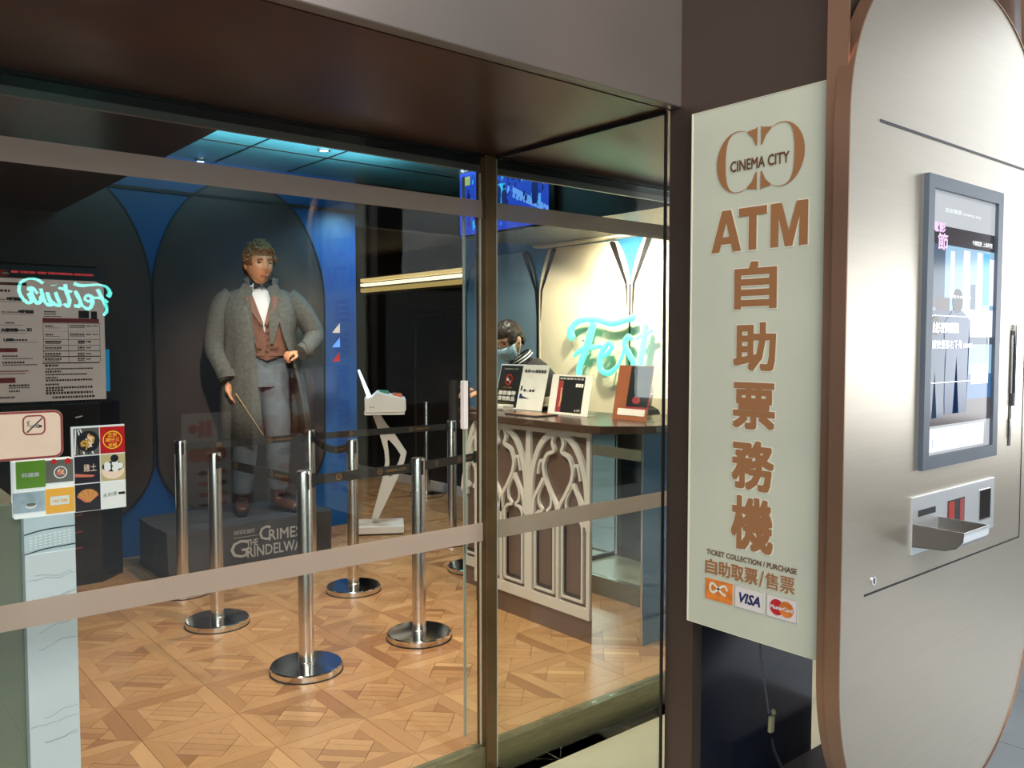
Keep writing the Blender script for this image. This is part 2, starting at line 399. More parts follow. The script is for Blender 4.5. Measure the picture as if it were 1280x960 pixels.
near = {(i, j) for _, i, j in nearc}
rest = B()
for i, j in cells:
    x = X0+i*MOD; y = Y0+j*MOD
    if x > 5.2 or y > 10.6: continue
    if (i, j) in near:
        for k, me in enumerate(pm):
            o = bpy.data.objects.new('plank', me); COL.objects.link(o); o.parent = fl; o.location = (x, y, 0)
    elif x > -1.0 and y > YG-.35:
        for p in MP: prism(rest, [(max(-1, u+x), max(YG+.012, v+y)) for u, v in p], XY, (-.008, 0)) if y+MOD > YG+.05 else None
bmesh.ops.dissolve_degenerate(rest, dist=1e-5, edges=rest.edges)
o = obj('parquet_planks', rest, 'parquet', fl); o['kind'] = 'stuff'

# --- hall floor outside
hf = sroot('floor_hall')
bm = B(); bxx(bm, (-9, -12, -.06), (9, 1.62, -.004)); bxx(bm, (-9, 1.62, -.06), (9, YG, -.004)); obj('floor_base', bm, 'grout', hf)
bm = B()
for i in range(-15, 15):
    for j in range(-20, 3):
        x0 = .03+i*.6; y0 = -.22+j*.6
        if y0 > 1.6: continue
        bxx(bm, (x0+.003, y0+.003, -.012), (x0+.597, min(y0+.597, 1.6), 0))
o = obj('hall_tiles', bm, 'hall_tile', hf); o['kind'] = 'stuff'
for x0, x1 in ((1.935, 2.9), (2.905, 4.4), (.6, 1.90), (-.7, .595)):
    bm = B(); bxx(bm, (x0, 1.62, -.012), (x1, YG-.012, 0)); obj('floor_tile', bm, 'cream_tile', hf)

# --- shop shell
bm = B(); bxx(bm, (-1.0, 6.6, 0), (3.73, 6.72, 3.02)); struct('wall_back', bm, 'blue')
bm = B(); bxx(bm, (-1.1, YG, 0), (-1.0, 6.72, 3.02)); struct('wall_left', bm, 'darkwall')
wr = sroot('wall_right')
bm = B(); bxx(bm, (4.4, YG, 0), (4.5, 5.9, 3.02)); obj('wall_panel', bm, 'bluegrey', wr)
bm = B(); bxx(bm, (4.5, 5.8, 0), (5.22, 5.9, 3.02)); obj('return_panel', bm, 'darkwall', wr)
bm = B(); bxx(bm, (5.22, 5.8, 0), (5.32, 11, 3.02)); struct('wall_corridor', bm, 'darkwall')
bm = B(); bxx(bm, (3.63, 6.72, 0), (3.73, 11, 3.02)); struct('wall_corridor_left', bm, 'darkwall')
bm = B(); bxx(bm, (3.63, 10.9, 0), (5.32, 11, 3.02)); struct('wall_corridor_end', bm, 'darkwall')
bm = B(); bxx(bm, (3.735, 6.62, 2.62), (5.215, 6.72, 3.01)); struct('wall_header', bm, mat('near_black_header', S(20, 15, 15), .5))
bm = B(); bxx(bm, (3.73, 6.72, 2.62), (5.22, 11, 2.68)); struct('ceiling_corridor', bm, mat('black_corridor_ceiling', S(16, 13, 13), .7))
bm = B(); bxx(bm, (5.195, 5.95, 0), (5.218, 10.9, .09)); struct('baseboard_corridor', bm, 'tracery')
# ceiling: low brown soffit and a raised teal panel
bm = B(); bxx(bm, (-1.1, YG-.02, 3.0), (5.32, 6.72, 3.08)); struct('ceiling', bm, 'tealceil')
bm = B(); bxx(bm, (-1.0, YG+.02, 2.5), (3.6, 3.52, 2.99)); bxx(bm, (-1.0, 3.52, 2.5), (1.38, 6.59, 2.99)); struct('ceiling_soffit', bm, 'brownceil')
bm = B()
for x in (1.9, 2.5, 3.1): bxx(bm, (x-.003, 3.53, 2.992), (x+.003, 6.59, 2.9995))
for y in (4.3, 5.1, 5.9): bxx(bm, (1.39, y-.003, 2.992), (4.3, y+.003, 2.9995))
struct('trim_1', bm, 'blackframe')
bm = B(); bxx(bm, (1.22, 6.585, 2.715), (3.72, 6.6, 2.74)); struct('trim_2', bm, 'archline')
# bulkhead over the counter
bk = sroot('ceiling_bulkhead')
bm = B(); bxx(bm, (3.62, YG+.03, 2.335), (4.398, 4.9, 2.99)); obj('bulkhead', bm, mat('slate_bulkhead', S(58, 62, 66), .4), bk)
bm = B(); bxx(bm, (4.3, 2.5, 2.318), (4.398, 4.9, 2.334)); obj('trim_strip', bm, 'cream', bk)

# --- arched panels on walls
def arch_outline(w, z0, zs, z1, n=14, lens=0):
    """pointed arch: width w, foot z0, spring zs, apex z1; rounded foot if lens"""
    pts = []
    h = w/2
    for k in range(n+1):
        t = k/n; a = t*PI/2; pts.append((h*math.cos(a)**.85, zs+(z1-zs)*math.sin(a)**1.12))
    left = [(-x, z) for x, z in pts[::-1][1:]]
    top = pts+left
    if lens:
        low = [(-h*math.cos(t*PI/2/8)**.8, z0+lens-lens*math.sin(t*PI/2/8)) for t in range(1, 9)]
        low = low+[(-x, z) for x, z in low[::-1][1:]]
    else: low = [(-h, z0), (h, z0)]
    return top+low
def wall_arch(c, w, z0, zs, z1, mk, m, line, name, lens=0, lw=.012):
    o = arch_outline(w, z0, zs, z1, lens=lens)
    root = thing(name, '', 'wall panel')
    bm = B(); prism(bm, o, mk, (0, .012)); obj('panel', bm, m, root)
    bm = B(); ribbon(bm, o, lw, mk, (.0, .018), closed=True); obj('border', bm, line, root)
    return root
for cx, lb in ((2.715, 'dark arched wall panel behind the statue in the long coat'), (1.30, 'dark arched wall panel behind the poster board, left of the statue'), (-.11, 'dark arched wall panel at the far left end of the back wall')):
    r = wall_arch(cx, 1.41, .22, 1.95, 2.86, (lambda u, v, ww, cx=cx: (cx+u, 6.6-ww, v)), M['archdark'], M['archline'], 'arched_wall_panel', lens=.55); r['label'] = lb
ya = at(675, 400, 'x', 4.4).y; yb = at(789, 400, 'x', 4.4).y; aw = ya-yb
for k, (c, mm, lb) in enumerate((((ya+yb)/2, 'cream', 'brightly lit cream arched panel right of the masked clerk'), (yb-aw/2, 'cream', 'cream arched panel next to the dark door jamb, partly cut off'), (ya+aw/2, 'greyblue', 'grey-blue arched panel behind the masked clerk'))):
    r = wall_arch(c, aw-.03, .1, 1.95, 2.47, (lambda u, v, ww, c=c: (4.4-ww, c-u, min(v, 2.31))), M[mm], M['archline'] if mm == 'greyblue' else M['cream'], 'arched_wall_panel'); r['label'] = lb
for c in (ya, yb):     # dark ribs fanning in the blue spandrels
    root = thing('fan_rib', 'dark ribs fanning out in the blue corner between %s' % ('the grey-blue and cream arches' if c == ya else 'the two cream arches'), 'trim')
    for s in (-.28, .28):
        bm = B(); ribbon(bm, [(0, 1.6), (s*.12, 2.0), (s*.62, 2.31)], [.012, .02, .05], (lambda u, v, ww, c=c: (4.4-ww, c-u, v)), (0, .016)); obj('rib', bm, 'archline', root)
    bm = B(); bxx(bm, (4.385, c-.006, .1), (4.4, c+.006, 2.0)); obj('stem', bm, 'archline', root)

# --- glass front
gf = sroot('window_1')      # main glazing
def pane(x0, x1, parent, name='pane'):
    bm = B(); bxx(bm, (x0, YG-.005, .118), (x1, YG+.005, 2.252)); obj(name, bm, 'glass', parent)
pane(-1.0, 1.866, gf); pane(1.917, 4.4, gf)
bm = B(); bxx(bm, (1.858, YG+.03, .118), (1.866, YG+.094, 2.20)); obj('glass_fin', bm, 'glass', gf)
bm = B(); bxx(bm, (1.857, YG+.094, .118), (1.867, YG+.098, 2.20)); obj('glass_edge', bm, 'edge', gf)
for z0, z1, nm in ((2.041, 2.102, 'frosted_band'), (.879, .946, 'frosted_band')):
    bm = B(); bxx(bm, (-1.0, YG-.0075, z0), (1.868, YG-.006, z1)); bxx(bm, (1.915, YG-.0075, z0), (4.4, YG-.006, z1)); obj(nm, bm, 'film', gf)
bm = B(); bxx(bm, (-1.0, YG-.02, 0), (4.4, YG+.03, .116)); obj('bottom_rail', bm, 'rail', gf, bevel=.002)
bm = B(); bxx(bm, (-1.0, YG-.02, 2.254), (4.4, YG+.10, 2.31)); bxx(bm, (-1, YG+.006, 2.229), (1.868, YG+.02, 2.254)); bxx(bm, (1.915, YG+.006, 2.229), (4.4, YG+.02, 2.254)); obj('top_frame', bm, 'blackframe', gf)
bm = B(); bxx(bm, (-1, YG+.006, 2.206), (1.868, YG+.02, 2.2288)); bxx(bm, (1.915, YG+.006, 2.206), (4.4, YG+.02, 2.2288)); obj('head_trim', bm, M['fascia'], gf)
bm = B(); bxx(bm, (1.868, YG-.03, 0), (1.915, YG+.03, 2.26)); struct('trim_3', bm, 'post', bevel=.002)
bm = B(); bxx(bm, (1.9155, YG-.03, .02), (1.9185, YG-.025, 2.25)); bxx(bm, (1.8655, YG+.0, .12), (1.868, YG+.01, 2.2)); struct('trim_4', bm, 'edge')
# door handle
h = thing('door_handle', 'short pale pull handle on the glass door left of the bronze post', 'door handle', (1.776, YG-.03, 1.38))
bm = B(); bxx(bm, (-.016, -.012, -.085), (.002, .012, .085)); obj('grip', bm, 'whitepl', h, bevel=.003)
bm = B(); bxx(bm, (.002, -.008, -.08), (.012, .008, .08)); obj('back_plate', bm, 'steel', h)
bm = B(); cyl(bm, (-.004, .0, .06), (-.004, .0245, .06), .006); obj('stud', bm, 'steel', h)
bm = B(); cyl(bm, (-.004, 0, -.06), (-.004, .0245, -.06), .006); obj('stud', bm, 'steel', h)
# side glass
sg = sroot('window_2')
bm = B(); bxx(bm, (XS-.004, 1.615, .03), (XS+.004, YG-.03, 2.25)); obj('pane', bm, 'sideglass', sg)
bm = B(); bxx(bm, (XS-.008, 1.61, 0), (XS+.008, YG-.03, .03)); bxx(bm, (XS-.003, 1.603, .03), (XS+.005, 1.609, 2.26)); bxx(bm, (XS-.006, 1.61, 2.25), (XS+.006, YG-.03, 2.262)); obj('black_gasket', bm, 'blackframe', sg)
# soffit and fascia over the entrance
bm = B(); bxx(bm, (-3.5, 1.6, 2.262), (4.6, YG+.12, 2.33)); struct('ceiling_entrance', bm, 'bronze')
bm = B(); bxx(bm, (-3.5, 1.56, 2.264), (1.93, 1.6, 3.9)); struct('wall_fascia', bm, 'fascia', bevel=.003)
# housing behind the ticket machine
hs = sroot('wall_housing')
bm = B(); bxx(bm, (XS+.012, 1.105, .80), (3.6, 1.60, 3.9)); obj('upper_box', bm, 'housing', hs)
bm = B(); bxx(bm, (XS+.012, 1.50, 0), (1.97, 1.60, .80)); obj('jamb', bm, 'housing', hs)
bm = B(); bxx(bm, (1.97, 1.58, 0), (2.71, 1.60, .80)); obj('back_panel', bm, mat('dark_blue_gloss_panel', S(30, 36, 50), .18), hs)

# ================================================================== HALL BEHIND THE CAMERA (seen in the reflections)
hw = sroot('wall_hall')
bm = B(); bxx(bm, (-9, -9.2, 0), (10, -9, 4.6)); obj('facade', bm, mat('hall_facade', S(120, 112, 104), .5), hw)
bm = B(); bxx(bm, (8.2, -9, 0), (8.3, 1.0, 4.6)); obj('side_facade', bm, mat('hall_side_facade', S(150, 146, 140), .5), hw)
for i, (x0, x1, z0, z1, c, s) in enumerate(((-6.5, -4.6, .4, 2.6, (.9, .95, 1), 1.2), (-3.6, -.8, .3, 2.5, (1, .85, .62), 1.0))):
    bm = B(); bxx(bm, (x0, -8.99, z0), (x1, -8.95, z1)); obj('glow_panel', bm, emis('glow_panel_%d' % i, c, s), hw)  # unseen glowing panels added to brighten the hall reflections
bm = B(); bxx(bm, (8.12, -2.9, .9), (8.19, .7, 2.3)); obj('glow_panel', bm, emis('side_glow_panel', (.94, .98, 1), 5.5), hw)  # unseen glowing panel added so the steel front mirrors a bright band

# ================================================================== QUEUE POSTS
def make_post(label, x, y):
    t = thing('queue_post', label, 'queue post', (x, y, 0), 0, 'steel queue posts with black belts')
    bm = B(); lathe(bm, [(0, 0), (.170, 0), (.173, .004), (.173, .032), (.168, .037), (.05, .042), (0, .043)], 48); obj('base', bm, 'steel', t, smooth=True)
    bm = B(); lathe(bm, [(.1735, 0), (.177, 0), (.177, .005), (.1735, .005)], 48); obj('rubber_rim', bm, 'black', t)
    bm = B(); lathe(bm, [(.040, .038), (.040, .047), (.0365, .051), (.0365, .972), (.034, .98), (0, .98)], 32); obj('pole', bm, 'pole_steel', t, smooth=True)
    for a in (0, 1, 2, 3):
        bm = B(); c, s = math.cos(a*PI/2), math.sin(a*PI/2)
        box(bm, (c*.0355, s*.0355, .93), (.006 if a % 2 == 0 else .016, .016 if a % 2 == 0 else .006, .075)); obj('belt_slot', bm, 'black', t)
    return t
posts = {}
for k, x, y, lb in (('A', 1.83, 3.752, 'steel queue post nearest the glass, centre front of the group'),
                    ('B', 1.752, 4.705, 'steel queue post second from the left, in front of the dark stone plinth'),
                    ('C', 2.67, 4.788, 'steel queue post before the blue wall, behind the black belt'),
                    ('D', 2.508, 3.786, 'steel queue post on the right, front row, before the white kiosk'),
                    ('E', 2.73, 5.50, 'steel queue post right beside the plinth corner, almost hidden behind the front post'),
                    ('F', 1.81, 5.44, 'leftmost steel queue post, beside the black display stand'),
                    ('G', 3.93, 5.45, 'steel queue post right of the white kiosk, at the corridor mouth'),
                    ('H', 3.565, 4.70, 'steel queue post of which only the base shows, behind the counter end'),
                    ('I', 4.94, 7.30, 'farthest steel queue post, deep in the dark corridor')):
    posts[k] = (x, y); make_post(lb, x, y)
def belt(p, q, label, sag=0, z=.93, logo=2):
    a = Vector(p+(z,)); b = Vector(q+(z,)) if len(q) == 2 else Vector(q); d = (b-a); L = Vector((d.x, d.y)).length; u = Vector((d.x, d.y, 0)).normalized()
    a = a+u*.040; b = b-u*(.040 if len(q) == 2 else 0); L = (b-a).length
    rz = math.atan2(u.y, u.x)
    t = thing('queue_belt', label, 'belt barrier', tuple(a), rz, 'black queue belts')
    n = 20; dz = b.z-a.z
    f = lambda s: dz*s/L - sag*4*(s/L)*(1-s/L)
    bm = B(); ribbon(bm, [(L*i/n, 0) for i in range(n+1)], .002, (lambda X, Y, W: (X, Y, f(X)+W)), (-.024, .024)); obj('webbing', bm, 'belt', t)
    bm = B(); bxx(bm, (-.002, -.008, -.035), (.016, .008, .035)); obj('belt_clip', bm, 'black', t); bm = B(); bxx(bm, (L-.014, -.008, dz-.035), (L+.002, .008, dz+.035)); obj('belt_clip', bm, 'black', t)
    for sd in (-1, 1):
        pr = Print(t, (lambda U, V, W, sd=sd: (U if sd > 0 else U, -sd*.0016+sd*W*0, f(min(max(U, 0), L))+V)))
        for i in range(logo):
            c = L*(i+.5)/logo
            pr.ring(c-.055 if i % 2 else c, 0, .014, .0028, 'gold', name='logo')
            pr.rect(c-.006-(.055 if i % 2 else 0), -.0014, c+.006-(.055 if i % 2 else 0), .0014, 'gold', name='logo')
            if i % 2 == 1 or logo == 1:
                x0, x1 = (c-.02, c+.11)
                vs0 = (x0, x1) if sd > 0 else (x1, x0)
                pr.text('CINEMA CITY', vs0[0], -.007, vs0[1], .007, 'gold')
        pr.done()
P_ = posts
belt(P_['A'], P_['D'], 'black belt between the two front posts')
belt(P_['D'], (3.126, 4.09, .90), 'black belt from the front right post to the counter corner')
belt(P_['B'], P_['A'], 'black belt running back from the front post towards the plinth lettering')
belt(P_['F'], P_['E'], 'black belt stretched in front of the statue legs')
belt(P_['E'], P_['G'], 'black belt crossing in front of the white kiosk, upper one')
belt(P_['E'], P_['C'], 'black belt sagging between two posts before the blue wall', sag=.05, logo=2)

# ================================================================== COUNTER
ct = thing('ticket_counter', 'ticket counter with white gothic tracery front and dark wooden top', 'counter', (0, 0, 0))
bm = B(); bxx(bm, (3.155, 3.10, .0), (3.72, 4.11, 1.125)); bxx(bm, (3.345, 4.11, .0), (3.72, 4.47, 1.125)); bxx(bm, (3.33, 2.96, 0), (4.38, 3.12, 1.125)); obj('body', bm, 'panelbrown', ct)
def top_prism(pts, z0, z1, m, name):
    bm = B(); prism(bm, pts, XY, (z0, z1)); return obj(name, bm, m, ct, bevel=.004)
top_prism([(3.095, 4.15), (3.095, 3.10), (3.12, 3.03), (3.30, 2.885), (3.36, 2.86), (4.39, 2.86), (4.39, 3.3), (3.76, 3.3), (3.76, 4.5), (3.30, 4.5), (3.30, 4.15)], 1.127, 1.168, 'black_wood', 'worktop')
bm = B(); bxx(bm, (3.15, 3.115, .0), (3.155, 4.115, .12)); bxx(bm, (3.335, 4.12, 0), (3.345, 4.47, .12)); obj('plinth_board', bm, 'panelbrown', ct)
def mkF(u, v, w): return (3.155-w, 4.118-u, v)      # front face: u from the far end to the near end
def mkS(u, v, w): return (3.345-w, 4.47-u, v)
def tracery(mk, bays, u0, bw, z0=.125, z1=1.122):
    D = (0, .016); D2 = (0, .010)
    cnt = [0]
    def bar(pts, wd, d=D, nm='tracery', m='tracery', closed=False):
        cnt[0] += 1; d = (d[0], d[1]+.00035*(cnt[0] % 13)); bm = B(); ribbon(bm, pts, wd, mk, d, closed); return obj(nm, bm, m, ct)
    W = bays*bw
    bar([(u0, z0), (u0, z1)], .026, nm='stile'); bar([(u0+W-.012, z0), (u0+W-.012, z1)], .026, nm='stile')
    bar([(u0-.013, z1-.012), (u0+W, z1-.012)], .026, nm='rail'); bar([(u0-.013, z0+.03), (u0+W, z0+.03)], .06, nm='rail')
    for b in range(bays):
        c = u0+bw*(b+.5); h = bw/2; zs = .62
        if b: bar([(c-h, z0+.05), (c-h, .80), (c-h, z1)], [.062, .062, .03], nm='mullion')
        for s in (-1, 1):
            # great arch
            A = [(c+s*(h-.018)*math.cos(t)**.9, zs+.10+(z1-.02-zs-.10)*math.sin(t)) for t in [k*PI/2/10 for k in range(11)]]
            bar(smooth_pts([(c+s*(h-.012), .60)]+A[1::2]+[A[-1]], 3), .034, nm='arch')
            # ogee from centre post up and out, meeting the arch
            bar(smooth_pts([(c, .60), (c+s*.012, .70), (c+s*.055, .765), (c+s*.105, .85), (c+s*.118, .905)], 4), .0205)
            bar(smooth_pts([(c+s*.118, .84), (c+s*.15, .79), (c+s*.195, .72), (c+s*.212, .62)], 4), .0205)
            # round lobe and neck of the upper light
            bar(smooth_pts([(c+s*.105, .85), (c+s*.117, .91), (c+s*.09, .975), (c+s*.045, .995), (c+s*.03, 1.01), (c+s*.044, 1.045), (c+s*.03, 1.085), (c, 1.105)], 4), .0205)
            bar(smooth_pts([(c+s*.12, .88), (c+s*.128, .935), (c+s*.152, .93), (c+s*.17, .86)], 4), .0155, D2)
            # lancet light: teardrop head then trefoil shoulders
            q = c+s*.112
            for e in (-1, 1):
                bar(smooth_pts([(q, .825), (q+e*.028, .785), (q+e*.05, .735), (q+e*.045, .69), (q+e*.02, .665), (q+e*.024, .652)], 4), .0155, D2)
                bar(smooth_pts([(q+e*.016, .655), (q+e*.05, .648), (q+e*.074, .622), (q+e*.077, .58), (q+e*.077, .4), (q+e*.077, .215)], 4), .0145)
            bar([(q-.083, .212), (q+.083, .212)], .012)
            bar([(q-.062, .232), (q-.062, .60)], .006, D2, 'inner_line', 'archline'); bar([(q+.062, .232), (q+.062, .60)], .006, D2, 'inner_line', 'archline'); bar([(q-.062, .235), (q+.062, .235)], .006, D2, 'inner_line', 'archline')
        bar([(c, z0+.05), (c, .64)], .022, nm='mullion')
tracery(mkF, 2, .013, .492)
tracery(mkS, 1, .0, .36)
# polished cladding on the near end
bm = B(); prism(bm, [(3.146, 3.108), (3.330, 2.925), (3.336, 2.931), (3.152, 3.114)], XY, (.0, 1.125)); obj('mirror_panel', bm, 'mirror', ct)
bm = B(); bxx(bm, (3.331, 2.925, .0), (4.38, 2.935, 1.125)); obj('end_panel', bm, mat('glossy_blue_panel', S(44, 92, 128), .15), ct)
bm = B(); cyl(bm, (3.331, 2.926, 0), (3.331, 2.926, 1.125), .007); obj('corner_trim', bm, 'steel', ct)
# back ledge
bl = thing('back_ledge', 'low cream ledge along the wall behind the ticket counter', 'ledge', (4.18, 3.5, 0))
bm = B(); bxx(bm, (-.12, -.19, 0), (.197, .45, .98)); obj('body', bm, 'cream', bl)
bm = B(); bxx(bm, (-.14, -.19, .98), (.197, .47, 1.01)); obj('ledge_top', bm, 'cream', bl, bevel=.004)

# acrylic sign stands, face towards -X, leaning back
def stand(label, yl, yr, x, h, lean, foot=.07):
    t = thing('sign_stand', label, 'sign stand', (x, yl, 1.169), -PI/2)
    w = yl-yr; k = math.tan(lean)
    mk = lambda u, v, wd: (u, v*k+wd, v)
    bm = B(); prism(bm, [(0, 0), (w, 0), (w, h), (0, h)], mk, (0, .004)); obj('acrylic_panel', bm, 'acrylic', t)
    bm = B(); bxx(bm, (0, .0, 0), (w, foot, .003)); bxx(bm, (0, foot-.003, 0), (w, foot, .02)); obj('foot', bm, 'acrylic', t)
    return t, Print(t, mk), w
xs = 3.50
def yof(px, py): return at(px, py, 'x', xs).y
y0, ym, y1 = yof(617, 508), yof(645, 509), yof(677, 513)
t, p, wd = stand('acrylic stand holding a dark no-food notice and a pale payment notice', y0, y1, xs, .285, R(14)); m_ = y0-ym
p.rect(0, 0, wd, .285, 'white', y=-.001, name='card'); p.rect(.006, .008, m_-.003, .277, 'ink', y=-.002, name='dark_card'); p.rect(m_+.001, .001, wd-.002, .284, 'whitepl', y=-.002, name='pale_card')
p.ring(m_*.47, .185, .032, .007, 'red', y=-.003); p.line([(m_*.47-.02, .205), (m_*.47+.022, .163)], .006, 'red', y=-.0032)
p.rect(m_*.47-.022, .178, m_*.47-.002, .196, 'white', y=-.003); p.disc(m_*.47+.012, .172, .008, 'white', y=-.003)
p.text('CINEMA CITY', m_*.2, .25, m_*.8, .258, 'whitepl', y=-.003)
p.text('請勿攜帶', m_*.28, .128, m_*.66, .138, 'gold', y=-.003); p.text('嚴禁攜帶', m_*.12, .085, m_*.86, .112, 'whitepl', y=-.003, bold=.0008); p.text('食物飲品', m_*.12, .05, m_*.86, .078, 'whitepl', y=-.003, bold=.0008); p.text('多謝合作', m_*.2, .028, m_*.7, .038, 'gold', y=-.003)
a0 = m_+.012; p.text('香港VISA購票優惠', a0+.01, .235, wd-.02, .255, 'ink', y=-.003, bold=.0006)
for i, z in enumerate((.215, .195, .175)): p.scribble(a0+.02*i, z, wd-.02, z+.005, 'ink', i)
p.rect(a0, .12, a0+.016, .15, 'ink', y=-.003)
for i in range(4): p.rect(a0+.03+i*.028, .115, a0+.052+i*.028, .13, 'ink' if i != 1 else 'tracery_side', y=-.003)
p.poly([(a0, .07), (a0, .10), (a0+.02, .10), (a0+.03, .085), (a0+.10, .072)], 'navy', y=-.003)
p.done()
y0, y1 = yof(692, 518), yof(742, 524)
t, p, wd = stand('white-bordered acrylic stand with a dark red film poster, middle of the counter', y0, y1, xs-.05, .235, R(11))
p.rect(0, 0, wd, .235, 'whitepl', y=-.001, name='card'); a, b = wd*.18, wd*.83
p.rect(a, .014, b, .226, 'dullred', y=-.002, name='poster'); p.rect(a+.045, .014, b, .226, 'ink', y=-.0022, name='poster')
p.rect(a, .2, b, .226, 'ink', y=-.0023); p.text('電影優惠大放送', a+.01, .207, b-.01, .219, 'whitepl', y=-.003); p.scribble(a+.004, .192, b-.004, .199, 'gold', 3)
for i in range(3): p.rect(b-.07+i*.022, .165, b-.052+i*.022, .185, 'whitepl', y=-.003)
for i in range(7): p.scribble(b-.07, .15-i*.014, b-.006, .154-i*.014, 'whitepl', i)
p.line([(a+.035, .14), (a+.04, .09), (a+.03, .045)], .012, 'skin', y=-.003); p.disc(a+.036, .15, .008, 'skin', y=-.003)
p.text('$.185', b-.055, .022, b-.012, .036, 'whitepl', y=-.003); p.done()
y0, y1 = yof(768, 524), yof(811, 527)
t, p, wd = stand('clear stand with an orange-brown film leaflet, near the right end of the counter', y0, y1, xs-.02, .30, R(12))
p.rect(0, 0, wd, .3, 'dullred', y=-.001, name='card'); p.rect(.0, 0, wd, .06, 'leaflet', y=-.0012); p.rect(0, .06, wd*.36, .3, 'leaflet', y=-.0012)
p.rect(wd*.36, .075, wd*.97, .295, 'ink', y=-.002, name='poster'); p.disc(wd*.63, .11, .03, 'dullred', y=-.0025, rz=.02); p.disc(wd*.65, .19, .035, 'stone', y=-.0025, rz=.05)
p.rect(wd*.14, .026, wd*.93, .062, 'whitepl', y=-.003)
for i in range(3): p.scribble(wd*.2, .05-i*.01, wd*.88, .055-i*.01, 'ink', i)
p.disc(wd*.2, .16, .007, 'whitepl'); p.disc(wd*.21, .14, .009, 'whitepl'); p.done()
# leaflets and folded newspapers, calculator, black bag
lf = thing('leaflet_stack', 'low stack of pale leaflets on the counter under the notice stand', 'leaflets', (3.41, 4.24, 1.169), R(10))
bm = B()
for i in range(6): box(bm, (random.uniform(-.004, .004), random.uniform(-.004, .004), .003+i*.005), (.10, .21, .004), Matrix.Rotation(random.uniform(-.05, .05), 3, 'Z'))
obj('paper', bm, 'whitepl', lf)
bm = B(); bxx(bm, (-.054, -.03, .001), (-.051, .03, .029)); obj('band', bm, 'tracery_side', lf)
nb = thing('folded_newspaper', 'folded cream newspapers on the counter between two sign stands', 'newspaper', (3.66, 3.97, 1.169), R(-85))
for k in range(3):
    bm = B(); pts = smooth_pts([(-.14, .015+k*.018), (-.05, .03+k*.02), (.06, .05+k*.02), (.13, .02+k*.018), (.135, .012+k*.016), (.05, .03+k*.02), (-.05, .014+k*.02), (-.14, .002+k*.016)], 3)
    prism(bm, [tuple(q) for q in pts], XZ, (-.10, .10)); obj('fold', bm, 'cream', nb)
ml = thing('dark_mat', 'flat black mat lying on the counter in front of the red film poster', 'mat', (3.29, 3.78, 1.169))
bm = B(); bxx(bm, (-.09, -.16, 0), (.09, .12, .006)); obj('pad', bm, 'black', ml, bevel=.003)
bm = B(); bxx(bm, (-.07, -.14, .006), (.07, .10, .0075)); obj('sheet', bm, mat('copper_print', S(150, 100, 70), .3), ml)
bg = thing('black_bag', 'black bag with paper spines sticking out, on the ledge right of the clerk', 'bag', (4.22, 3.70, 1.011), R(-90))
bm = B(); prism(bm, [(-.12, 0), (.12, 0), (.11, .10), (.08, .15), (.03, .17), (-.05, .16), (-.11, .10)], XZ, (-.06, .06)); obj('bag_body', bm, 'black', bg, bevel=.012, smooth=True)
for i, c in enumerate(('cream', 'ink', 'cream', 'whitepl')):
    bm = B(); box(bm, (-.03+i*.018, 0, .2), (.014, .09, .10), Matrix.Rotation(.08*i, 3, 'Y')); obj('notebook', bm, c, bg)

# ================================================================== OVERHEAD SCREEN
tvx = 3.60; yl, yr = at(578, 300, 'x', tvx).y, at(689, 250, 'x', tvx).y; zb = 2.345; zt = at(583, 210, 'x', tvx).z+.03
tv = thing('overhead_screen', 'wide screen showing blue film scenes, hung on the bulkhead above the counter', 'screen', (tvx, yl, zb), -PI/2)
tw = yl-yr
bm = B(); bxx(bm, (-.02, -.02, -.012), (tw+.05, .012, zt-zb+.02)); obj('bezel', bm, 'gloss_black', tv, bevel=.004)
def emk(n, c, s): M[n] = emis(n, c, s); return n
emk('tvblue', S(36, 66, 190), 1.0); emk('tvdark', S(14, 24, 100), 1); emk('tvlight', S(110, 160, 245), 1); emk('tvcyan', S(60, 190, 240), 1); emk('tvpale', S(200, 225, 255), 1); emk('tvyellow', S(180, 185, 110), .9)
p = Print(tv); hh = zt-zb
p.rect(0, 0, tw, hh, 'tvblue', y=-.021, name='picture')
p.rect(0, hh-.07, tw, hh, 'gloss_black', y=-.0212); p.text('電影 03:1', .01, hh-.062, .2, hh-.015, 'tvpale', y=-.0225)
rnd = random.Random(3)
p.poly([(tw*.52, .03), (tw, .03), (tw, hh-.12), (tw*.62, hh-.1)], 'tvblue', y=-.0216); p.poly([(tw*.62, .2), (tw, .06), (tw, .10), (tw*.64, .26)], 'tvlight', y=-.0217)
for i in range(120):
    x = rnd.uniform(.02, tw-.04); z = rnd.uniform(.02, hh-.16); a = rnd.uniform(.008, .045); c = rnd.choice(['tvdark', 'tvdark', 'tvlight', 'tvblue', 'tvcyan'])
    p.poly([(x, z), (x+a*.5, z+a*rnd.uniform(.2, .6)), (x+a*.55, z+a*1.1), (x+a*.1, z+a*1.3), (x-a*.1 if x > a else x, z+a*.6)], c, y=-.0219)
def man(x, z, s, m='tvdark'):
    p.poly([(x-.02*s, z), (x-.004*s, z), (x, z+.045*s), (x+.004*s, z), (x+.02*s, z), (x+.028*s, z+.10*s), (x+.01*s, z+.125*s), (x-.01*s, z+.125*s), (x-.028*s, z+.10*s)], m, y=-.022); p.disc(x, z+.142*s, .014*s, m, y=-.022, n=10)
p.poly([(tw*.40, .14), (tw*.56, .14), (tw*.54, .30), (tw*.43, .31)], 'tvcyan', y=-.0218); man(tw*.46, .14, 1.25); man(tw*.53, .13, 1.05); man(tw*.70, .30, .8); man(tw*.63, .31, .8); man(tw*.86, .13, 1.2); man(tw*.28, .12, .8, 'tvcyan'); man(tw*.2, .06, .7)
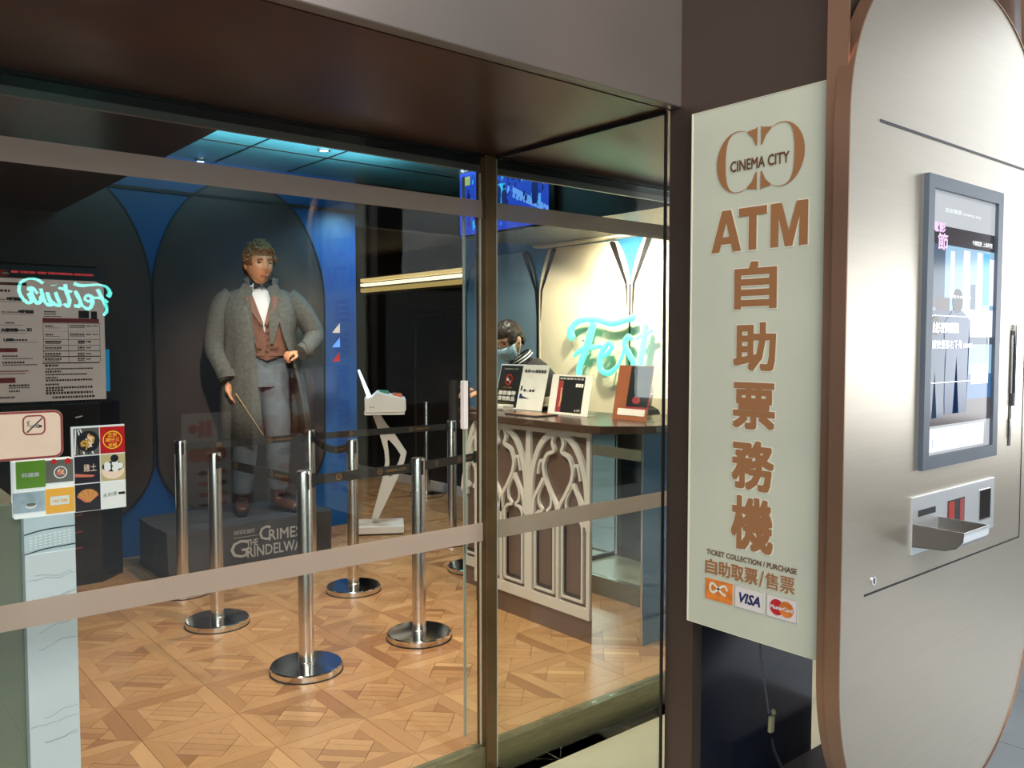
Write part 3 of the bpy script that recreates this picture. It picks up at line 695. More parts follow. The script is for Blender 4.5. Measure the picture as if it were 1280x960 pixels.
p.line([(tw*.47, hh-.13), (tw*.58, hh-.11)], .022, 'tvpale', y=-.022); p.disc(tw*.3, hh-.22, .025, 'tvpale', y=-.022); p.rect(tw*.05, hh-.16, tw*.13, hh-.1, 'tvyellow', y=-.022)
man(tw*.11, hh-.30, .7); man(tw*.3, .0, .9, 'tvpale'); p.done()

# ================================================================== NEON SCRIPTS
def strokes(root, S_, conv, rad, m, name='neon_tube', depth=1.0):
    for pts, w in S_:
        P3 = smooth_pts([conv(*q) for q in pts], 5)
        n = len(P3); W = [w[min(len(w)-1, int(i/(n-1)*(len(w)-1)))]*(1-((i/(n-1)*(len(w)-1)) % 1))+w[min(len(w)-1, int(i/(n-1)*(len(w)-1))+1)]*((i/(n-1)*(len(w)-1)) % 1) for i in range(n)]
        bm = B(); tube(bm, P3, [x*rad for x in W], 10)
        for v in bm.verts: v.co.y *= depth
        obj(name, bm, m, root, smooth=True)
ns = thing('neon_sign', 'aqua glowing script sign on the bright arched wall above the counter', 'neon sign', (4.33, 0, 0), -PI/2)
def cf(cx, cy):
    q = at(560+cx/4.571, 360+cy/4.571, 'x', 4.33); return (-q.y, 0, q.z)
ns.location = (4.33, 0, 0)
FEST = [([(713, 290), (700, 255), (716, 215), (762, 185), (850, 182), (930, 203), (1000, 188), (1068, 165)], [1.4, 1.5, 1.1, .9, .9, .95, .95, 1.0]),
        ([(832, 200), (806, 290), (778, 380), (750, 460), (752, 535)], [1.3, 1.4, 1.2, 1.2, 1.0]),
        ([(718, 390), (765, 352), (830, 338), (880, 332)], [.5, .9, .8, .5]),
        ([(880, 395), (915, 372), (938, 332), (915, 318), (880, 365), (866, 425), (880, 475), (925, 485), (975, 440)], [.7, .8, .8, .8, 1, 1.1, 1, .9, .6]),
        ([(975, 440), (1004, 365), (1022, 300)], [.6, .6, .6]),
        ([(1050, 296), (1030, 276), (1008, 312), (1030, 370), (1060, 430), (1045, 478), (998, 476)], [.8, .8, .9, 1.0, 1.0, .9, .8]),
        ([(1132, 205), (1122, 290), (1106, 380), (1100, 445), (1126, 476)], [.9, 1.1, 1.1, 1.1, .9]),
        ([(1078, 290), (1120, 265), (1170, 240)], [.5, .7, .6])]
strokes(ns, FEST, cf, .0235, 'neon', depth=.6)
for cx, cy in ((770, 300), (930, 480), (1110, 300)):
    q = cf(cx, cy); bm = B(); cyl(bm, (q[0], 0, q[2]), (q[0], .068, q[2]), .006, n=8); obj('standoff', bm, 'steel', ns)
# the sign across the hall whose mirror image shows in the glass
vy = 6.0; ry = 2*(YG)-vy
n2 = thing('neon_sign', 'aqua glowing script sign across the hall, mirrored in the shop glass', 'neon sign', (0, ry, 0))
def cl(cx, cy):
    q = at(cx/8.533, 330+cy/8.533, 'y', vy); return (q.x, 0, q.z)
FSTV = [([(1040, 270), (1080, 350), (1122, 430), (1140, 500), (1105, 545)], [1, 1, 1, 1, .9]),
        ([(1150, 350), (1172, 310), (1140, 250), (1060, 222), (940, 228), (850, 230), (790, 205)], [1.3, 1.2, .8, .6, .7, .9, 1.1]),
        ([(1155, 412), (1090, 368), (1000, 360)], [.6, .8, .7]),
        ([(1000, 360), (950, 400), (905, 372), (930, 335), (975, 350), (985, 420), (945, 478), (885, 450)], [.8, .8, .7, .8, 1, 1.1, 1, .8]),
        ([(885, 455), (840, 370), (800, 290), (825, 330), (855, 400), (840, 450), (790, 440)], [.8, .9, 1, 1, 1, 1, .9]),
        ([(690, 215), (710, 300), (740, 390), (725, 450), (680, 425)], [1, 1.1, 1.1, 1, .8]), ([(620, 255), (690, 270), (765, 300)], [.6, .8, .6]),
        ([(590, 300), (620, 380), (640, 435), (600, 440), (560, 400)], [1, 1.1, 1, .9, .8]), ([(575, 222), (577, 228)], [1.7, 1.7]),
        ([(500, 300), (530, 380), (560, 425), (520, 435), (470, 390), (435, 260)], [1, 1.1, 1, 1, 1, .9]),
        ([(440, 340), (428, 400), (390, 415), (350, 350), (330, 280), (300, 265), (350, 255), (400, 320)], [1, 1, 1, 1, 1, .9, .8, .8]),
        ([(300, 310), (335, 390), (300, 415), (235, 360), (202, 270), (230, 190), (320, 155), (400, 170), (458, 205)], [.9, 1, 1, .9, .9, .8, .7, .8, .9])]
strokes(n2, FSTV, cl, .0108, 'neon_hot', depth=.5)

# ================================================================== LEFT SIDE: KIOSK, POSTERS
yk = 6.03
kx0, kx1 = .35, at(160, 600, 'y', yk).x
ks = thing('display_stand', 'black floor display stand with food photo tiles at the far left', 'display stand', (kx1, yk, 0))
bm = B(); prism(bm, [(-1.3, 0), (-.17, 0), (0, .16), (0, .40), (-1.3, .40)], XY, (0, 1.2)); obj('cabinet', bm, 'gloss_black', ks, bevel=.004)
bm = B(); bxx(bm, (-1.28, .10, 1.2), (-.14, .16, 2.1)); obj('back_board', bm, 'gloss_black', ks)
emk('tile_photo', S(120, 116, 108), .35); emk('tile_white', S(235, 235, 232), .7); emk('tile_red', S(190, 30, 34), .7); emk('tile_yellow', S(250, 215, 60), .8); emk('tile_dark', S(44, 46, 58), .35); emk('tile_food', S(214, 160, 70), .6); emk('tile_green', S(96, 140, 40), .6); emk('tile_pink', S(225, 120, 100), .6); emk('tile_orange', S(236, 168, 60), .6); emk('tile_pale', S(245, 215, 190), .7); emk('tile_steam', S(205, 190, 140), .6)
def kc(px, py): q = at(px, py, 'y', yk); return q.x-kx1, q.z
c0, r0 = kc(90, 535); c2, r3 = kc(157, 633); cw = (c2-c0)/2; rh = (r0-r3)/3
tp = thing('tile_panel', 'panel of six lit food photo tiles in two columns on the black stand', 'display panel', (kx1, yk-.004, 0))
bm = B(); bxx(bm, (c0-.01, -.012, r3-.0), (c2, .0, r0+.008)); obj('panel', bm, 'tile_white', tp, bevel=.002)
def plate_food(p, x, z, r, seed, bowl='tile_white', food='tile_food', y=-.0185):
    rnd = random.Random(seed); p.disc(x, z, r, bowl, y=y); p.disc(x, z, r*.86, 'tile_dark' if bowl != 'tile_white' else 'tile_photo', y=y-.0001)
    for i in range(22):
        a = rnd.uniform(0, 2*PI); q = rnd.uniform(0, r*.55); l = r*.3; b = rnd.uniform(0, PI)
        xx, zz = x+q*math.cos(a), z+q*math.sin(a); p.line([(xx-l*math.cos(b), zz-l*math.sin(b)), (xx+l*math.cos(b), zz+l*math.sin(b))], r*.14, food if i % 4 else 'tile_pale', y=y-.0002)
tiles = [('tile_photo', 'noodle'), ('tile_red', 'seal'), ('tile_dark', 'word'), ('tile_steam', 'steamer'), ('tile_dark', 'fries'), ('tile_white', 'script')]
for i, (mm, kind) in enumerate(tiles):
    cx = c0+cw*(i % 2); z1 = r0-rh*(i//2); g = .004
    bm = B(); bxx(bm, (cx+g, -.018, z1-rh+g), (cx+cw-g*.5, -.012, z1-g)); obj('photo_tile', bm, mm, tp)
    p = Print(tp); xc, zc = cx+cw/2, z1-rh/2; r = rh*.38
    if kind == 'noodle':
        for q in range(5): p.line([(cx+g+.012+q*.006, z1-g-.004), (cx+g+.004+q*.028, z1-rh+g+.004)], .008, 'tile_dark' if q % 2 else 'tile_white', y=-.0183)
        plate_food(p, xc+.01, zc, r, 1, 'tile_dark')
    elif kind == 'seal':
        p.ring(xc, zc, r*.82, .005, 'tile_yellow', y=-.0185); p.text('正宗', xc-r*.4, zc+r*.28, xc+r*.4, zc+r*.7, 'tile_yellow', y=-.019); p.text('譚仔三', xc-r*.62, zc-r*.18, xc+r*.62, zc+r*.2, 'tile_yellow', y=-.019); p.text('米線', xc-r*.38, zc-r*.7, xc+r*.38, zc-r*.28, 'tile_yellow', y=-.019)
    elif kind == 'word':
        p.text('雞土', xc-r*.3, zc-r*.2, xc+r*.8, zc+r*.5, 'tile_pale', y=-.019); p.poly([(cx+.006, z1-rh*.62), (cx+cw*.8, z1-rh*.72), (cx+cw*.7, z1-rh*.78), (cx+.006, z1-rh*.74)], 'tile_pink', y=-.0185)
    elif kind == 'steamer':
        p.disc(xc, zc-r*.3, r*1.0, 'tile_pale', y=-.0183, rz=r*.8); p.disc(xc, zc+r*.1, r*.98, 'tile_dark', y=-.0184, rz=r*.5)
        for a in range(5): p.disc(xc+r*.62*math.cos(a*1.26), zc+r*.12+r*.25*math.sin(a*1.26), r*.3, 'tile_white', y=-.0186)
        p.disc(xc+.01, zc+r*.85, r*.36, 'tile_dark', y=-.0187)
    elif kind == 'fries':
        for a in range(13): b = PI*(.12+.76*a/12); p.line([(xc, zc-r*.5), (xc+r*.95*math.cos(b), zc-r*.1+r*.9*math.sin(b))], r*.2, 'tile_food' if a % 3 else 'tile_pink', y=-.0185)
        p.disc(xc, zc-r*.75, r*.5, 'tile_dark', y=-.019, rz=r*.3)
    else:
        p.text('永利德', xc-r*.95, zc-r*.2, xc+r*.3, zc+r*.2, 'ink', y=-.019, slope=.1); p.rect(xc+r*.42, zc-r*.02, xc+r*1.02, zc+r*.22, 'ink', y=-.019)
    p.done()
p = Print(ks)
for i, zz in enumerate((520, 643, 664, 684)):
    a = kc(94, zz+2); b = kc(103, zz); p.line([a, b], .008, 'dullred' if i else 'whitepl', y=-.003)
p.done()
# VIP poster board
vp = thing('poster_board', 'membership poster board with red heading and price table, above the black stand', 'poster', (kx1, yk+.03, 0))
vx1, vz1 = kc(131, 352); vx0 = vx1-1.15; vz0 = kc(131, 499)[1]
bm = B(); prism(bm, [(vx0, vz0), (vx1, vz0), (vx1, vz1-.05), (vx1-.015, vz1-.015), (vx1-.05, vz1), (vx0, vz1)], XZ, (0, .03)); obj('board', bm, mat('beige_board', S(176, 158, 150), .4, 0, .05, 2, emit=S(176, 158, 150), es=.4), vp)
bm = B(); bxx(bm, (vx0, .0, vz1+.004), (vx1-.0, .02, vz1+.085)); obj('header_strip', bm, mat('teal_dark_strip', S(26, 36, 46), .4), vp)
emk('cyan_glow', S(20, 120, 165), .6)
bm = B(); bxx(bm, (vx1, .01, vz0+.05), (vx1+.028, .02, vz0+.33)); obj('cyan_edge_light', bm, 'cyan_glow', vp)
def vc(px, py): q = at(px, py, 'y', yk+.03); return q.x-kx1, q.z
def V4(cx0, cy0, cx1, cy1): a = vc(cx0, cy0); b = vc(cx1, cy1); return a[0], b[1], b[0], a[1]
def cr(x0, y0, x1, y1, oy=330): return V4(x0/8.533, oy+y0/8.533, x1/8.533, oy+y1/8.533)
p = Print(vp)
x0, z0, x1, z1 = cr(125, 75, 990, 145); emk('vip_red', S(170, 52, 56), .9)
p.text('BE OUR VIP MEMBER NOW!', x0, z0+.012, x1, z1-.0, 'vip_red', y=-.002, bold=.004)
x0, z0, x1, z1 = cr(-40, 55, 80, 135); p.rect(x0, z0, x1, z1, 'dullred', y=-.002); p.text('Λ', x0+.07, z0+.02, x1-.03, z1-.02, 'whitepl', y=-.003, bold=.002)
x0, z0, x1, z1 = cr(-40, 190, 285, 232); p.rect(x0, z0, x1, z1, 'ink', y=-.002); p.rect(x0, z0+.006, x1-.06, z1-.006, 'dullred', y=-.003)
for s, b in (('9折優惠', (70, 352, 230, 390)), ('9折優惠', (195, 490, 358, 526)), ('大爆谷樂', (10, 686, 190, 722)), ('X1', (285, 686, 335, 718)), ('1,000', (40, 795, 140, 825))):
    x0, z0, x1, z1 = cr(*b); p.text(s, x0, z0, x1, z1, 'ink', y=-.002, bold=.002)
for i, b in enumerate(((0, 270, 105, 298), (0, 372, 60, 384), (15, 505, 190, 520), (55, 620, 155, 636), (195, 700, 270, 716), (145, 802, 290, 820), (15, 536, 360, 542), (0, 402, 230, 408), (0, 650, 245, 656), (0, 734, 290, 739), (45, 833, 400, 838), (470, 500, 595, 518), (470, 527, 600, 541), (470, 554, 655, 566))): p.scribble(*cr(*b), 'ink', i)
x0, z0, x1, z1 = cr(452, 575, 1055, 630); p.rect(x0, z0, x1, z1, 'dullred', y=-.002, name='table_header')
x0, z0, x1, z1 = cr(835, 498, 950, 580); p.rect(x0, z0, x1, z1, 'ink', y=-.0022, name='card_picture'); x0, z0, x1, z1 = cr(968, 505, 1035, 590); p.rect(x0, z0, x1, z1, 'ink', y=-.0022, name='card_picture')
rows = [630, 722, 805, 890, 975-0]; rows = [(630, 330), (718, 330), (802, 330), (36, 420), (98, 420), (158, 420), (217, 420), (285, 420)]
for cyy, oy in rows:
    a = cr(455, cyy, 1065, cyy+3, oy); p.rect(*a, 'ink', y=-.002, name='table_line')
a = cr(455, 630, 459, 630); b = cr(455, 285, 459, 285, 420); p.rect(a[0], b[1], a[2], a[3], 'ink', y=-.002, name='table_line')
a = cr(722, 630, 726, 630); p.rect(a[0], b[1], a[2], a[3], 'ink', y=-.002, name='table_line'); a = cr(1058, 630, 1062, 630); p.rect(a[0], b[1], a[2], a[3], 'ink', y=-.002, name='table_line')
for i, (y_, oy) in enumerate(((655, 330), (745, 330), (822, 330), (52, 420), (118, 420), (182, 420), (238, 420))):
    p.scribble(*cr(480, y_, 655 if i > 1 else 570, y_+16, oy), 'ink', i); p.scribble(*cr(485, y_+24, 640, y_+30, oy), 'ink', i+9); p.scribble(*cr(745 if i < 2 else 830, y_-5, 905, y_+12, oy), 'ink', i+4); p.scribble(*cr(920, y_, 970, y_+14, oy), 'ink', i+5); p.scribble(*cr(745 if i < 2 else 830, y_+18, 905, y_+28, oy), 'ink', i+6)
    if i < 2: p.scribble(*cr(985, y_, 1045, y_+12, oy), 'ink', i+7)
x0, z0, x1, z1 = cr(-20, 130, 185, 172, 420); p.rect(x0, z0, x1, z1, 'dullred', y=-.002); x0, z0, x1, z1 = cr(-20, 448, 165, 500, 420); p.rect(x0, z0, x1, z1, 'dullred', y=-.002)
for i, b in enumerate(((25, 208, 185, 222), (25, 275, 260, 292), (95, 520, 310, 535), (95, 582, 210, 596), (0, 650, 160, 664), (0, 712, 90, 724), (480, 305, 625, 325), (480, 372, 650, 388), (485, 438, 615, 452), (485, 510, 635, 524), (490, 573, 680, 588))): p.scribble(*cr(*b, 420), 'ink', i)
for i, b in enumerate(((30, 240, 350, 246), (30, 305, 400, 311), (0, 372, 310, 380), (0, 400, 270, 404), (95, 550, 320, 555), (490, 345, 990, 350), (490, 405, 930, 411), (490, 465, 990, 471), (490, 545, 990, 550), (490, 600, 990, 606), (560, 645, 1015, 650), (560, 700, 1090, 704))): p.scribble(*cr(*b, 420), 'archline' if i != 2 else 'dullred', i+3)
p.done()
# no smoking notice hung just inside the glass
nx = YG+.0105
def nc(px, py, v=nx): q = at(px, py, 'y', v); return q.x, q.z
a = nc(78, 512); b = nc(78, 571)
nsn = thing('no_smoking_sign', 'peach coloured no-smoking notice with red border, stuck inside the glass at far left', 'notice', (a[0], nx, b[1]))
w_, h_ = .55, a[1]-b[1]
def rr(x0, z0, x1, z1, r, n=5): return [(cx+r*math.cos(t), cz+r*math.sin(t)) for cx, cz, t0 in ((x1-r, z1-r, 0), (x0+r, z1-r, PI/2), (x0+r, z0+r, PI), (x1-r, z0+r, 1.5*PI)) for t in [t0+k*PI/2/n for k in range(n+1)]]
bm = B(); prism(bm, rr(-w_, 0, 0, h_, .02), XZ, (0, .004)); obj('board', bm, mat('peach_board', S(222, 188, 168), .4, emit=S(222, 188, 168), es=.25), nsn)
bm = B(); ribbon(bm, rr(-w_+.003, .003, -.003, h_-.003, .018), .005, XZ, (-.001, 0), True); obj('border', bm, 'dullred', nsn)
p = Print(nsn)
def nl(cx, cy): q = nc(cx/6.4, 500+cy/6.4); return q[0]-a[0], q[1]-b[1]
q0 = nl(188, 280); q1 = nl(355, 122)
bm = B(); ribbon(bm, rr(q0[0], q0[1], q1[0], q1[1], .012), .0035, XZ, (-.001, 0), True); obj('pictogram_frame', bm, 'dullred', nsn)
p.line([nl(215, 260), nl(338, 142)], .003, 'ink', y=-.002, name='pictogram'); p.rect(*nl(232, 215), *nl(330, 202), 'whitepl', y=-.0015, name='pictogram'); p.ring(*nl(305, 208), .004, .001, 'ink', y=-.0016, name='pictogram'); p.line([nl(228, 214), nl(330, 216)], .0012, 'ink', y=-.0018, name='pictogram'); p.line([nl(232, 204), nl(330, 202)], .0012, 'ink', y=-.0018, name='pictogram'); a_ = nl(308, 216); b_ = nl(333, 200); p.rect(*a_, *b_, 'ink', y=-.002, name='pictogram')
p.line(smooth_pts([nl(215, 208), nl(228, 190), nl(215, 180), nl(238, 168)], 4), .0016, 'ink', y=-.002, name='pictogram'); p.done()
# pale panel painted as a reflection of outside floor, with mirrored tiles
py_ = 2.62
def pc(px, py): q = at(px, py, 'y', py_); return q.x, q.z
e0 = pc(31, 700); e1 = pc(95, 700); pz = pc(60, 575)[1]
M['bowl_blue'] = mat('pale_bowl_photo', S(176, 190, 204), .4, 0, .2, 30)
mp_ = thing('floor_reflection_panel', 'narrow panel painted as a reflection of marble floor and food photos, front left behind the glass', 'panel stand', (e0[0], py_, 0))
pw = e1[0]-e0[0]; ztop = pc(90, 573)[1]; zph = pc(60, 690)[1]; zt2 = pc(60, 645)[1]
bm = B(); bxx(bm, (0, 0, .0), (pw, .05, zph)); obj('floor_reflection', bm, 'marble', mp_, bevel=.002)
bm = B(); bxx(bm, (0, .002, zph), (pw, .05, zt2)); obj('bread_photo', bm, mat('blue_grey_print', S(196, 208, 216), .3), mp_)
bm = B(); bxx(bm, (-.02, .004, zt2), (pw, .05, ztop)); obj('photo_header', bm, 'tile_white', mp_)
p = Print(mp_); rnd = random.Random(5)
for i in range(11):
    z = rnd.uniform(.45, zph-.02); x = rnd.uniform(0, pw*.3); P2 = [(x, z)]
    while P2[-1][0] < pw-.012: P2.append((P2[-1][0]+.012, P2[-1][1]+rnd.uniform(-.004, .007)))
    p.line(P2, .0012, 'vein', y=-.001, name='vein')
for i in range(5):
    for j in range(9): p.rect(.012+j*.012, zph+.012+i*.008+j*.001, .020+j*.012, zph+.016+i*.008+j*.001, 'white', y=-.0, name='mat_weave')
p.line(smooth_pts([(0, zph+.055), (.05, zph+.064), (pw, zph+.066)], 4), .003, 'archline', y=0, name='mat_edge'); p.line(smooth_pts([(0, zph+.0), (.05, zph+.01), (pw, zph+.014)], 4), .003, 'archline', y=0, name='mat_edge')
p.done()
def pl(cx, cy): q = pc(cx/6.0, 560+cy/6.0); return q[0]-e0[0], q[1]
for nm, mm, (xa, ya_, xb, yb_) in (('photo_tile', 'tile_green', (122, 100, 335, 320)), ('photo_tile', 'tile_photo', (342, 90, 545, 275)), ('photo_tile', 'tile_orange', (345, 300, 555, 505)), ('photo_tile', 'bowl_blue', (100, 330, 335, 505))):
    qa = pl(xa, yb_-10); qb = pl(xb, ya_-10+0); bm = B(); bxx(bm, (qa[0], -.004, qa[1]), (qb[0], .004, qb[1])); obj(nm, bm, mm, mp_)
p = Print(mp_)
qa = pl(160, 222); qb = pl(290, 178); p.text('料理米', qa[0], qa[1], qb[0], qb[1], 'white', y=-.006, bold=.0006)
qc = pl(450, 180); plate_food(p, qc[0], qc[1], .017, 4, 'tile_white', 'tile_pink', y=-.006); qe = pl(230, 430); p.disc(*qe, .014, 'white', y=-.006, rz=.009); p.disc(qe[0], qe[1]+.003, .012, 'tile_photo', y=-.0061, rz=.005); qd = pl(400, 100); p.disc(*qd, .007, 'tile_red', y=-.006); qd = pl(505, 95); p.disc(*qd, .008, 'tile_red', y=-.006)
qa = pl(375, 430); qb = pl(515, 350); p.rect(*qa, *qb, 'white', y=-.006)
qa = pl(385, 410); qb = pl(505, 372); p.text('米蓮', qa[0], qa[1], qb[0], qb[1], 'tile_orange', y=-.007); p.done()
gp = thing('green_panel', 'green-grey block at the left edge of the photo, beside the marble panel', 'plinth', (.20, 2.66, 0))  # solid block filling the green-grey area left of the pale panel
x1g = at(31, 800, 'y', 2.66).x-.20
bm = B(); bxx(bm, (-.5, 0, .06), (x1g, .35, 1.155)); obj('cabinet', bm, 'greenpanel', gp, bevel=.004)
bm = B(); bxx(bm, (-.5, .01, 0), (x1g-.01, .33, .06)); obj('toe_kick', bm, 'rail', gp)
bm = B(); bxx(bm, (-.5, -.006, .86), (x1g, .0, .872)); obj('seam_strip', bm, 'rail', gp)

# ================================================================== WHITE SELF-SERVICE KIOSK
wy = 6.0
KW = 150.5
def wc(cx, cy): return (cx-190)/4.571/KW, 1.6+(427-(460+cy/4.571))/KW
_q = at(440+190/4.571, 640, 'y', wy)
wk = thing('self_service_kiosk', 'white self-service kiosk on a slanted open leg at the corridor mouth', 'kiosk', (_q.x, wy, 0), -math.atan2(_q.x, wy))
org = (0, 0)
def wp(L): return [(wc(*q)[0]-org[0], max(0, wc(*q)[1])) for q in L]
bm = B(); prism(bm, wp([(78, 165), (115, 162), (150, 130), (310, 172), (312, 235), (300, 250), (80, 250)]), XZ, (0, .30)); obj('head_box', bm, 'whitepl', wk, bevel=.006)
bm = B(); prism(bm, wp([(75, 251), (305, 251), (302, 262), (80, 262)]), XZ, (.005, .295)); obj('under_tray', bm, 'whitepl', wk)
bm = B(); prism(bm, wp([(42, 10), (48, 10), (112, 160), (96, 172)]), XZ, (.02, .28)); obj('touch_screen', bm, emis('screen_glow', (.75, .82, 1), 2.2), wk)
bm = B(); L_ = [(120, 263), (162, 263), (205, 330), (240, 370), (315, 490), (302, 545), (262, 640), (150, 872), (113, 870), (182, 615), (192, 540), (188, 480), (158, 370)]
ring_in = [(212, 412), (250, 455), (282, 505), (270, 545), (228, 632), (214, 636), (208, 615), (216, 545), (212, 480), (204, 425)]
outer = wp(L_); inner = wp(ring_in)
vo = [[bm.verts.new((x, w, z)) for x, z in outer] for w in (.14, .21)]; vi = [[bm.verts.new((x, w, z)) for x, z in inner] for w in (.14, .21)]
for k in (0, 1):
    es = [bm.edges.new((vo[k][i], vo[k][(i+1) % len(outer)])) for i in range(len(outer))]+[bm.edges.new((vi[k][i], vi[k][(i+1) % len(inner)])) for i in range(len(inner))]
    bmesh.ops.triangle_fill(bm, edges=es, use_beauty=True)
for V_, n_ in ((vo, len(outer)), (vi, len(inner))):
    for i in range(n_): bm.faces.new((V_[0][i], V_[0][(i+1) % n_], V_[1][(i+1) % n_], V_[1][i]))
obj('leg', bm, 'whitepl', wk)
bb = wp([(22, 905), (296, 905), (298, 832), (40, 832)])
bm = B(); bxx(bm, (bb[0][0], 0, 0.012), (bb[1][0], .32, .075)); obj('base_plate', bm, 'whitepl', wk, bevel=.006)
bm = B(); bxx(bm, (bb[0][0]+.01, .01, 0), (bb[1][0]-.01, .31, .012)); obj('shadow_gap', bm, 'black', wk)
bm = B(); prism(bm, wp([(165, 128), (215, 133), (215, 148), (165, 140)]), XZ, (.04, .26)); obj('green_card_slot', bm, mat('green_key', S(70, 130, 100), .4), wk)
bm = B(); prism(bm, wp([(238, 145), (290, 150), (290, 168), (238, 158)]), XZ, (.04, .26)); obj('orange_card_slot', bm, mat('orange_key', S(215, 100, 60), .4), wk)
p = Print(wk)
for cx in (110, 125): q = wc(cx, 218); p.disc(q[0]-org[0], q[1], .005, 'ink')
p.done()
# lit trough on the corridor wall
lt = thing('wall_trough_light', 'long warm lit trough along the dark corridor wall', 'light fitting', (5.12, 8.0, 2.28))
for z0, z1, mm in ((.03, .07, emis('warm_strip_a', S(250, 215, 140), .75)), (-.02, .012, emis('warm_strip_b', (1, .86, .62), 1.5)), (-.09, -.045, emis('warm_strip_c', S(225, 190, 115), .6))):
    bm = B(); bxx(bm, (0, -1.6, z0), (.06, .95, z1)); obj('light_strip', bm, mm, lt)
bm = B(); bxx(bm, (.06, -1.65, -.12), (.099, 1.0, .10)); obj('housing', bm, 'black', lt)
pn = thing('wall_door_frame', 'faint dark door frame lines on the corridor wall', 'door frame', (5.2, 7.0, 0))
for a_, b_ in (((0, 0, 0), (.018, .02, 1.9)), ((0, .9, 0), (.018, .92, 1.9)), ((0, 0, 1.9), (.018, .92, 1.92))):
    bm = B(); bxx(bm, a_, b_); obj('frame_bar', bm, 'housing', pn)
# coffer downlights
k_ = 0
for px_, py2, lb in ((315, 165, 'small round downlight in the teal ceiling, left one'), (405, 186, 'small round downlight in the teal ceiling, right one'), (250, 200, 'small round downlight in the teal ceiling, lowest left one')):
    q = at(px_, py2, 'z', 3.0)
    dl = thing('downlight', lb, 'ceiling light', (q.x, q.y, 2.975))
    bm = B(); lathe(bm, [(.028, .024), (.045, .024), (.048, .012), (.03, .01)], 20); obj('trim_ring', bm, 'steel', dl)
    bm = B(); cyl(bm, (0, 0, .012), (0, 0, .02), .029, n=20); obj('lamp_disc', bm, emis('downlight_disc%d' % k_, (1, .93, .82), 14), dl); k_ += 1
# small wall decals on the blue wall
dc = thing('wall_decal', 'column of pink and blue triangle decals on the blue wall', 'decal', (0, 6.6, 0))
p = Print(dc)
for (xs_, ys_), mm in (((420, 410), 'tile_pale'), ((420, 428), 'tvlight'), ((420, 446), 'tile_red')):
    q = at(xs_-5, ys_+6, 'y', 6.6); p.poly([(q.x, q.z), (q.x+.075, q.z), (q.x+.075, q.z+.085)], mm, y=-.002)
p.done()

# ================================================================== ATM SIGN ON THE SIDE OF THE HOUSING
sn = thing('ticket_sign', 'tall pale sign with brown ATM lettering on the side of the ticket machine', 'sign', (XS, 1.51, .805), -PI/2)
SW, SH = .412, 1.427
bm = B(); bxx(bm, (0, 0, 0), (SW, .010, SH)); obj('sign_face', bm, 'sign', sn, bevel=.0015)
bm = B(); ribbon(bm, [(0, 0), (SW, 0), (SW, SH), (0, SH)], .004, XZ, (-.0015, .010), True); obj('edge_strip', bm, 'letter_edge', sn)
p = Print(sn); zb_ = -.805
def letters(s, x0, z0, x1, z1, bold=.0012, edge=.0035):
    p.text(s, x0, z0+zb_, x1, z1+zb_, 'letter_edge', y=-.0012, bold=edge+bold, name='letter_outline'); p.text(s, x0, z0+zb_, x1, z1+zb_, 'brown_letter', y=-.0022, bold=bold)
def half_logo(cx, s):
    # crescent of a high-contrast letter C with serif bars
    n = 36; bm = p.bm('brown_letter', 'emblem'); prev = None
    for k in range(n+1):
        t = R(42+k*276/n); o_ = (.066*math.cos(t), .081*math.sin(t)); wd_ = .0022+.026*max(0, -math.cos(t))**1.6
        i_ = (o_[0]+wd_*abs(math.cos(t))**.3, o_[1]-math.copysign(.002, o_[1])*abs(math.sin(t)))
        cur = [bm.verts.new((cx+s*x, -.0025, 2.076+zz+zb_)) for x, zz in (o_, i_)]
        if prev: bm.faces.new((prev[0], cur[0], cur[1], prev[1]))
        prev = cur
    for sg in (1, -1):
        q = [(.030, sg*.0705), (.045, sg*.057), (.056, sg*.034), (.060, sg*.034), (.060, sg*.083), (.056, sg*.078), (.030, sg*.0745)]
        p.poly([(cx+s*x, 2.076+zz+zb_) for x, zz in q], 'brown_letter', y=-.0021, name='emblem')
half_logo(.151, 1); half_logo(.282, -1)
p.text('CINEMA CITY', .129, 2.052+zb_, .305, 2.080+zb_, 'darkbrown', y=-.0025, bold=.0006)
def block(polys, x0, x1, holes=()):
    z0, z1 = 1.842+zb_, 1.953+zb_; f = lambda q, e: (x0+(x1-x0)*q[0]+e*(1 if q[0] > .5 else -1), z0+(z1-z0)*q[1]+e*(1 if q[1] > .5 else -1))
    for nm, m, e, y in (('letter_outline', 'letter_edge', .0035, -.0012), ('lettering', 'brown_letter', 0, -.0022)):
        for q in polys: p.poly([f(t, e) for t in q], m, y=y, name=nm)
for half in (0, 1):
    mir = (lambda L: [(1-u, v) for u, v in L]) if half else (lambda L: L)
    block([mir([(0, 0), (.27, 0), (.51, .74), (.51, 1), (.35, 1)])], .070, .166)
block([[(.26, .19), (.74, .19), (.70, .36), (.30, .36)]], .070, .166)
block([[(0, .80), (1, .80), (1, 1), (0, 1)], [(.36, 0), (.64, 0), (.64, .82), (.36, .82)]], .158, .243)
block([[(0, 0), (.22, 0), (.22, .66), (.40, 0), (.60, 0), (.78, .66), (.78, 0), (1, 0), (1, 1), (.70, 1), (.5, .36), (.30, 1), (0, 1)]], .254, .360)
for ch, z0, z1 in (('自', 1.688, 1.810), ('助', 1.525, 1.650), ('票', 1.370, 1.492), ('務', 1.208, 1.338), ('機', 1.045, 1.188)):
    letters(ch, .150, z0+.003, .271, z1-.003, .0042, .003)
p.text('TICKET COLLECTION / PURCHASE', .066, 1.010+zb_, .345, 1.024+zb_, 'darkbrown', y=-.0022, bold=.0004)
for i, ch in enumerate('自助取票'): letters(ch, .063+i*.043, .957, .101+i*.043, .997, .0014, .0012)
